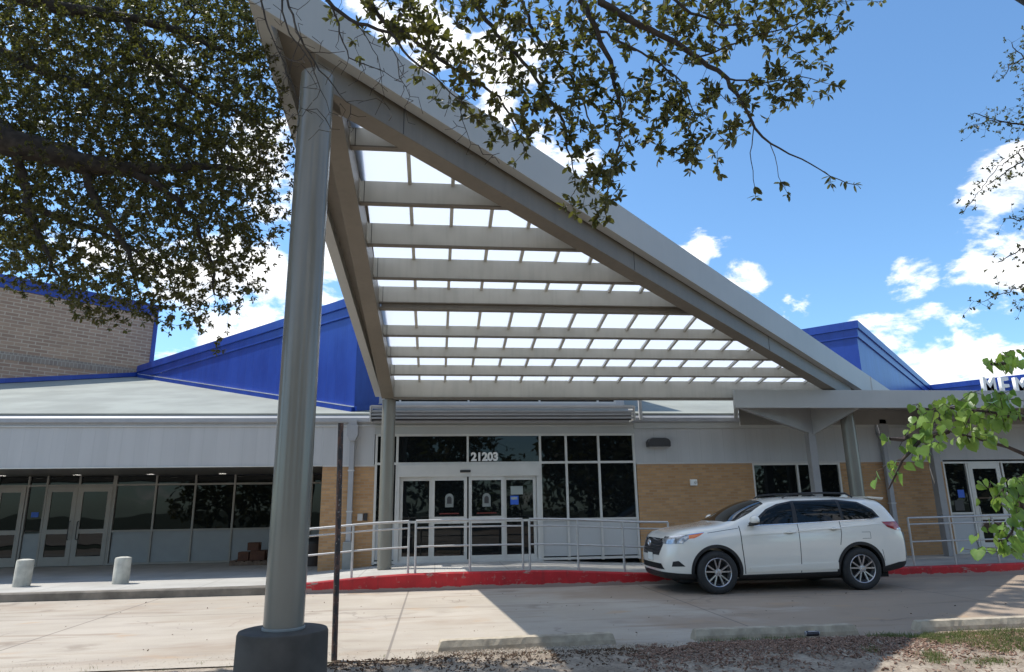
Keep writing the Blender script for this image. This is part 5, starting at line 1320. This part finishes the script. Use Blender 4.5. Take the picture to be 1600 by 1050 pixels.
# second oak, only its outermost twigs reach the right edge
OAK2 = empty('small_oak_tree', (12.2, 8.0, 0), 'thin oak with sparse tiny leaves whose outer twigs enter at the upper right edge', 'tree')
MB().tube([(12.2, 8.0, -.1), (12.15, 8.05, 1.5), (12.0, 8.1, 3.0), (11.7, 8.2, 4.6), (11.3, 8.3, 6.0)], [.22, .17, .15, .12, .07], 14).build('trunk', M['bark'], OAK2, smooth=True)
GC = Grow(rnd)
GC.spine([(11.7, 8.2, 4.6), (10.6, 8.4, 5.0), (9.6, 8.5, 4.6)], [.06, .045, .03]); GC.spine([(11.5, 8.25, 5.2), (10.2, 8.5, 6.0), (9.4, 8.5, 6.2)], [.06, .045, .03])
GC.spine([(11.3, 8.3, 3.9), (10.3, 8.4, 3.9), (9.5, 8.5, 3.7)], [.05, .04, .02]); GC.spine([(9.6, 8.5, 4.6), (9.0, 8.5, 5.2)], [.02, .012])
for pth, rd in TR['LCs']: GC.spine(pth, rd, .07, .01)
ac = []
for pth, rd in TR['LCs']:
    for a, b_ in zip(pth, pth[1:]):
        for _ in range(17):
            t = rnd.random(); ac.append(tuple(a[i] + (b_[i] - a[i]) * t + rnd.gauss(0, .10 if i != 1 else .15) for i in range(3)))
tc_ = GC.attach(ac, .06, .0014)
ex = [(rnd.uniform(9.6, 14), rnd.uniform(6, 10.5), rnd.uniform(3.6, 8)) for _ in range(500)]
te = GC.attach([p for p in ex if p[0] > 1.02 * p[1] + .3], .15, .002)
# unseen tall crown added above the picture to shade the right of the lot
GC.spine([(11.3, 8.3, 6.0), (11.2, 8.8, 9.0), (10.2, 10.0, 11.5), (8.8, 11.2, 13.2), (7.6, 13.0, 16.0), (3.5, 14.2, 17.2)], [.16, .15, .12, .09, .06, .03], .3)
hi = []
while len(hi) < 700:
    v = Vector([rnd.gauss(0, 1) for _ in range(3)]).normalized() * rnd.uniform(.2, 1) ** .4
    p = Vector((4.6 + 5.8 * v.x, 14.2 + 4.0 * v.y, 16.8 + 2.6 * v.z)); q_ = p - Vector((0, 0, HC))
    sx_ = p.x + .53 * (p.z - 5); sy_ = p.y - .21 * (p.z - 5)
    if q_.dot(u_) / q_.dot(f_) > .535 and (sy_ < fo(sx_) - .3 or sx_ > 11.8): hi.append(tuple(p))
th_ = GC.attach(hi, .3, .004)
b1, d1, l1 = rosettes(GC, tc_, rnd, (4, 7), (.035, .055)); b2, d2, l2 = rosettes(GC, te, rnd, (9, 14), (.09, .15)); b3, d3, l3 = rosettes(GC, th_, rnd, (14, 20), (.20, .32), 3.0); b2 += b3; d2 += d3; l2 += l3
mb = MB(); GC.mesh(mb); mb.build('branches', M['bark'], OAK2, smooth=True, fixn=False)
leaves_mesh('foliage', b1 + b2, d1 + d2, l1 + l2, 1.05, 8, M['oak_leaf'], OAK2)

# redbud
BUD = empty('redbud_tree', (3.9, 2.5, 0), 'young tree with bright green heart shaped leaves hanging in from the right edge', 'tree')
MB().tube([(3.9, 2.5, -.1), (3.88, 2.52, .7), (3.8, 2.6, 1.4), (3.65, 2.65, 2.0), (3.5, 2.7, 2.6)], [.05, .04, .033, .025, .015], 12).build('trunk', M['twig'], BUD, smooth=True)
GD = Grow(rnd)
for q_, s_ in (((3.83, 2.58, 1.3), TR['LDs'][0][0][0]), ((3.8, 2.6, 1.4), TR['LDs'][3][0][0]), ((3.65, 2.65, 2.0), TR['LDs'][2][0][0]), ((3.6, 2.66, 2.1), TR['LDs'][5][0][0])):
    GD.spine([q_, tuple((q_[i] + s_[i]) / 2 + (.04 if i == 2 else 0) for i in range(3)), s_], [.014, .013, .011], .08, .003)
for pth, rd in TR['LDs']: GD.spine(pth, rd, .05, .003)
bs, ds, ls = [], [], []
mbp = MB()
for poly, n in zip(TR['LD'], (190, 40, 5, 30, 95, 2)):
    tp = GD.attach([(a, b__, c + .015) for a, b__, c in sample(poly, n, 2.75, .13, rnd)], .05, .0011, .0)
    for i in tp:
        p = np.array(GD.P[i])
        d_ = np.array([rnd.gauss(0, .45), rnd.gauss(0, .35) - .15, -1 + rnd.gauss(0, .35)])
        bs.append(p); ds.append(d_); ls.append(rnd.uniform(.028, .058))
for i in GD.attach([(rnd.uniform(3.15, 4.5), rnd.uniform(2.1, 3.1), rnd.uniform(1.5, 3.1)) for _ in range(150)], .07, .0013):
    bs.append(np.array(GD.P[i])); ds.append(np.array([rnd.gauss(0, .5), rnd.gauss(0, .4), -1.])); ls.append(rnd.uniform(.045, .08))
mb = MB(); GD.mesh(mb); mb.build('branches', M['twig'], BUD, smooth=True, fixn=False)
lv = leaves_mesh('foliage', bs, ds, ls, 1.0, 9, M['bud_leaf'], BUD, 'heart')

# trees across the car park behind the camera: what the dark windows reflect
def parkland_tree(seed):
    r = random.Random(seed)
    t = empty('shade_tree', (0, 0, 0), '', 'tree', 'shade trees across the car park')
    MB().tube([(0, 0, -.1), (.05, 0, 1.5), (0, .1, 3), (.1, 0, 5.5)], [.32, .25, .2, .1], 12).build('trunk', M['bark'], t, smooth=True)
    cs = [(r.gauss(0, 2.3), r.gauss(0, 1.8), r.uniform(1.8, 9.0), r.uniform(1.2, 2.2)) for _ in range(34)]
    bs, ds, ls = [], [], []
    for c in cs:
        for _ in range(150):
            v = np.array([r.gauss(0, 1) for _ in range(3)]); v /= np.linalg.norm(v); q = c[3] * r.uniform(.55, 1.05)
            bs.append(np.array(c[:3]) + v * q); ds.append(np.array([r.gauss(0, 1) for _ in range(3)])); ls.append(r.uniform(.35, .62))
    leaves_mesh('foliage', bs, ds, ls, 1.4, seed, M['oak_leaf'], t, 'kite')
    return t
pt = [parkland_tree(21), parkland_tree(22)]
lab = ['first', 'second', 'third', 'fourth', 'fifth', 'sixth', 'seventh', 'eighth', 'ninth', 'tenth']
for k in range(8):
    loc = (-15.5 + 8.6 * k + (1.3 if k % 2 else -1), -17 - (k * 37 % 5), 0)
    l_ = 'round dark shade tree across the car park, %s from the left seen from the school' % lab[k]
    if k < 2: pt[k].location = loc; pt[k]['label'] = l_
    else: dup(pt[k % 2], loc, l_).rotation_euler = (0, 0, k * 1.1)
    
# ------------------------------------------------------------------ loose ground cover
M['chips'] = None
def chip_mat():
    m, nt, b, out = newmat('brown_mulch_chips')
    p = pos(nt)
    c = mixc(nt, ramp(nt, noise(nt, p, 37, 2), .35, .65), (.15, .085, .06), (.29, .185, .13))
    c = mixc(nt, ramp(nt, noise(nt, p, 61, 1), .62, .7), c, (.36, .27, .21))
    c = mixc(nt, ramp(nt, noise(nt, p, 47, 1, .5), .30, .36, 1, 0), c, (.045, .03, .028))
    nt.links.new(c, b.inputs['Base Color']); b.inputs['Roughness'].default_value = .9; return m
M['chips'] = chip_mat()
M['gravel'] = pm('pale_gravel', (.40, .34, .27), .9, var=.45, scale=45)
M['grass'] = leaf_mat('dry_green_grass', (.07, .10, .028), (.15, .17, .06), .25, (.2, .25, .06), .7)
M['litter'] = pm('dead_oak_leaves', (.10, .06, .035), .85, var=.5, scale=40)
def scatter_chips(name, n, fn, size, mat, flat=.35, seed=1):
    r = np.random.default_rng(seed); vs = []; fs = []
    k = 0
    while k < n:
        x, y = fn(r)
        if x is None: continue
        L = r.uniform(*size); w = L * r.uniform(.3, .6); t = L * r.uniform(.08, .22)
        A = Matrix.Rotation(r.uniform(0, 6.28), 3, 'Z') @ Matrix.Rotation(r.normal(0, flat), 3, 'X') @ Matrix.Rotation(r.normal(0, flat), 3, 'Y')
        c = Vector((x, y, max(bed_z(x, y), .0) + t * .5 + r.uniform(0, .018)))
        b0 = len(vs)
        for dx, dy, dz in ((-.5, -.5, -.5), (.5, -.35, -.5), (.45, .5, -.5), (-.5, .4, -.5), (-.42, -.4, .5), (.4, -.3, .5), (.42, .4, .5), (-.4, .35, .5)):
            vs.append(tuple(c + A @ Vector((dx * L, dy * w, dz * t))))
        fs += [(b0, b0 + 3, b0 + 2, b0 + 1), (b0 + 4, b0 + 5, b0 + 6, b0 + 7)] + [(b0 + i, b0 + (i + 1) % 4, b0 + 4 + (i + 1) % 4, b0 + 4 + i) for i in range(4)]
        k += 1
    me = bpy.data.meshes.new(name); me.from_pydata(vs, [], fs); return tag(mkobj(name, me, mat), kind='stuff')
def f_mulch(r):
    x = r.uniform(1.6, 10); y = 8.25 - abs(r.normal(0, .75))
    e = 2.35 + .25 * fnoise(x * 3, y * 3) + (8.2 - y) * -.35
    if x < e or y < 5.8: return (None, None)
    if fnoise(x, y, .9, 5) < -.62: return (None, None)
    return x, y
scatter_chips('mulch', 15000, f_mulch, (.015, .05), M['chips'], .45, 3)
def f_gravel(r):
    x = r.uniform(-.2, 3.0); y = 8.30 - abs(r.normal(0, .28))
    if r.random() < smooth(2.2, 3.0, x): return (None, None)
    return x, y
scatter_chips('gravel', 5000, f_gravel, (.006, .022), M['gravel'], .6, 4)
def f_gravel2(r):
    x = r.uniform(-6, 12); y = 8.28 + r.normal(0, .16)
    return x, y
scatter_chips('loose_grit', 2200, f_gravel2, (.004, .013), M['gravel'], .6, 14)
def f_lit(r):
    x = r.uniform(-1.2, 2.2); y = 8.15 - abs(r.normal(0, .5)) - .15
    return x, y
scatter_chips('leaf_litter', 1500, f_lit, (.015, .045), M['litter'], .6, 6)
def f_lit2(r): return r.uniform(-9, 9), r.uniform(8.3, 14)
scatter_chips('scattered_debris', 190, f_lit2, (.008, .03), M['litter'], .4, 8)
# grass blades
r = np.random.default_rng(9); bs = []; ds = []; ls = []
tufts = []
for _ in range(2300):
    x = r.uniform(4.4, 9.5); y = r.uniform(6.5, 8.25)
    if fnoise(x, y, .8, 2) + .55 * smooth(5, 6.4, x) - .45 * smooth(7.4, 6.7, y) < -.05: continue
    tufts.append((x, y, 1))
for _ in range(60): tufts.append((r.uniform(3.0, 4.4), r.normal(8.28, .05), .7))
for _ in range(40): tufts.append((r.uniform(-6, 2), r.normal(8.0, .12), .5))
for (x, y, s_) in tufts:
    for _ in range(16):
        px, py = x + r.normal(0, .04), y + r.normal(0, .04)
        bs.append((px, py, max(bed_z(px, py), 0) - .003)); ds.append((r.normal(0, .55), r.normal(0, .55), 1)); ls.append(r.uniform(.03, .085) * s_)
tag(leaves_mesh('grass', bs, ds, ls, 1.3, 4, M['grass'], None, 'blade'), kind='stuff')
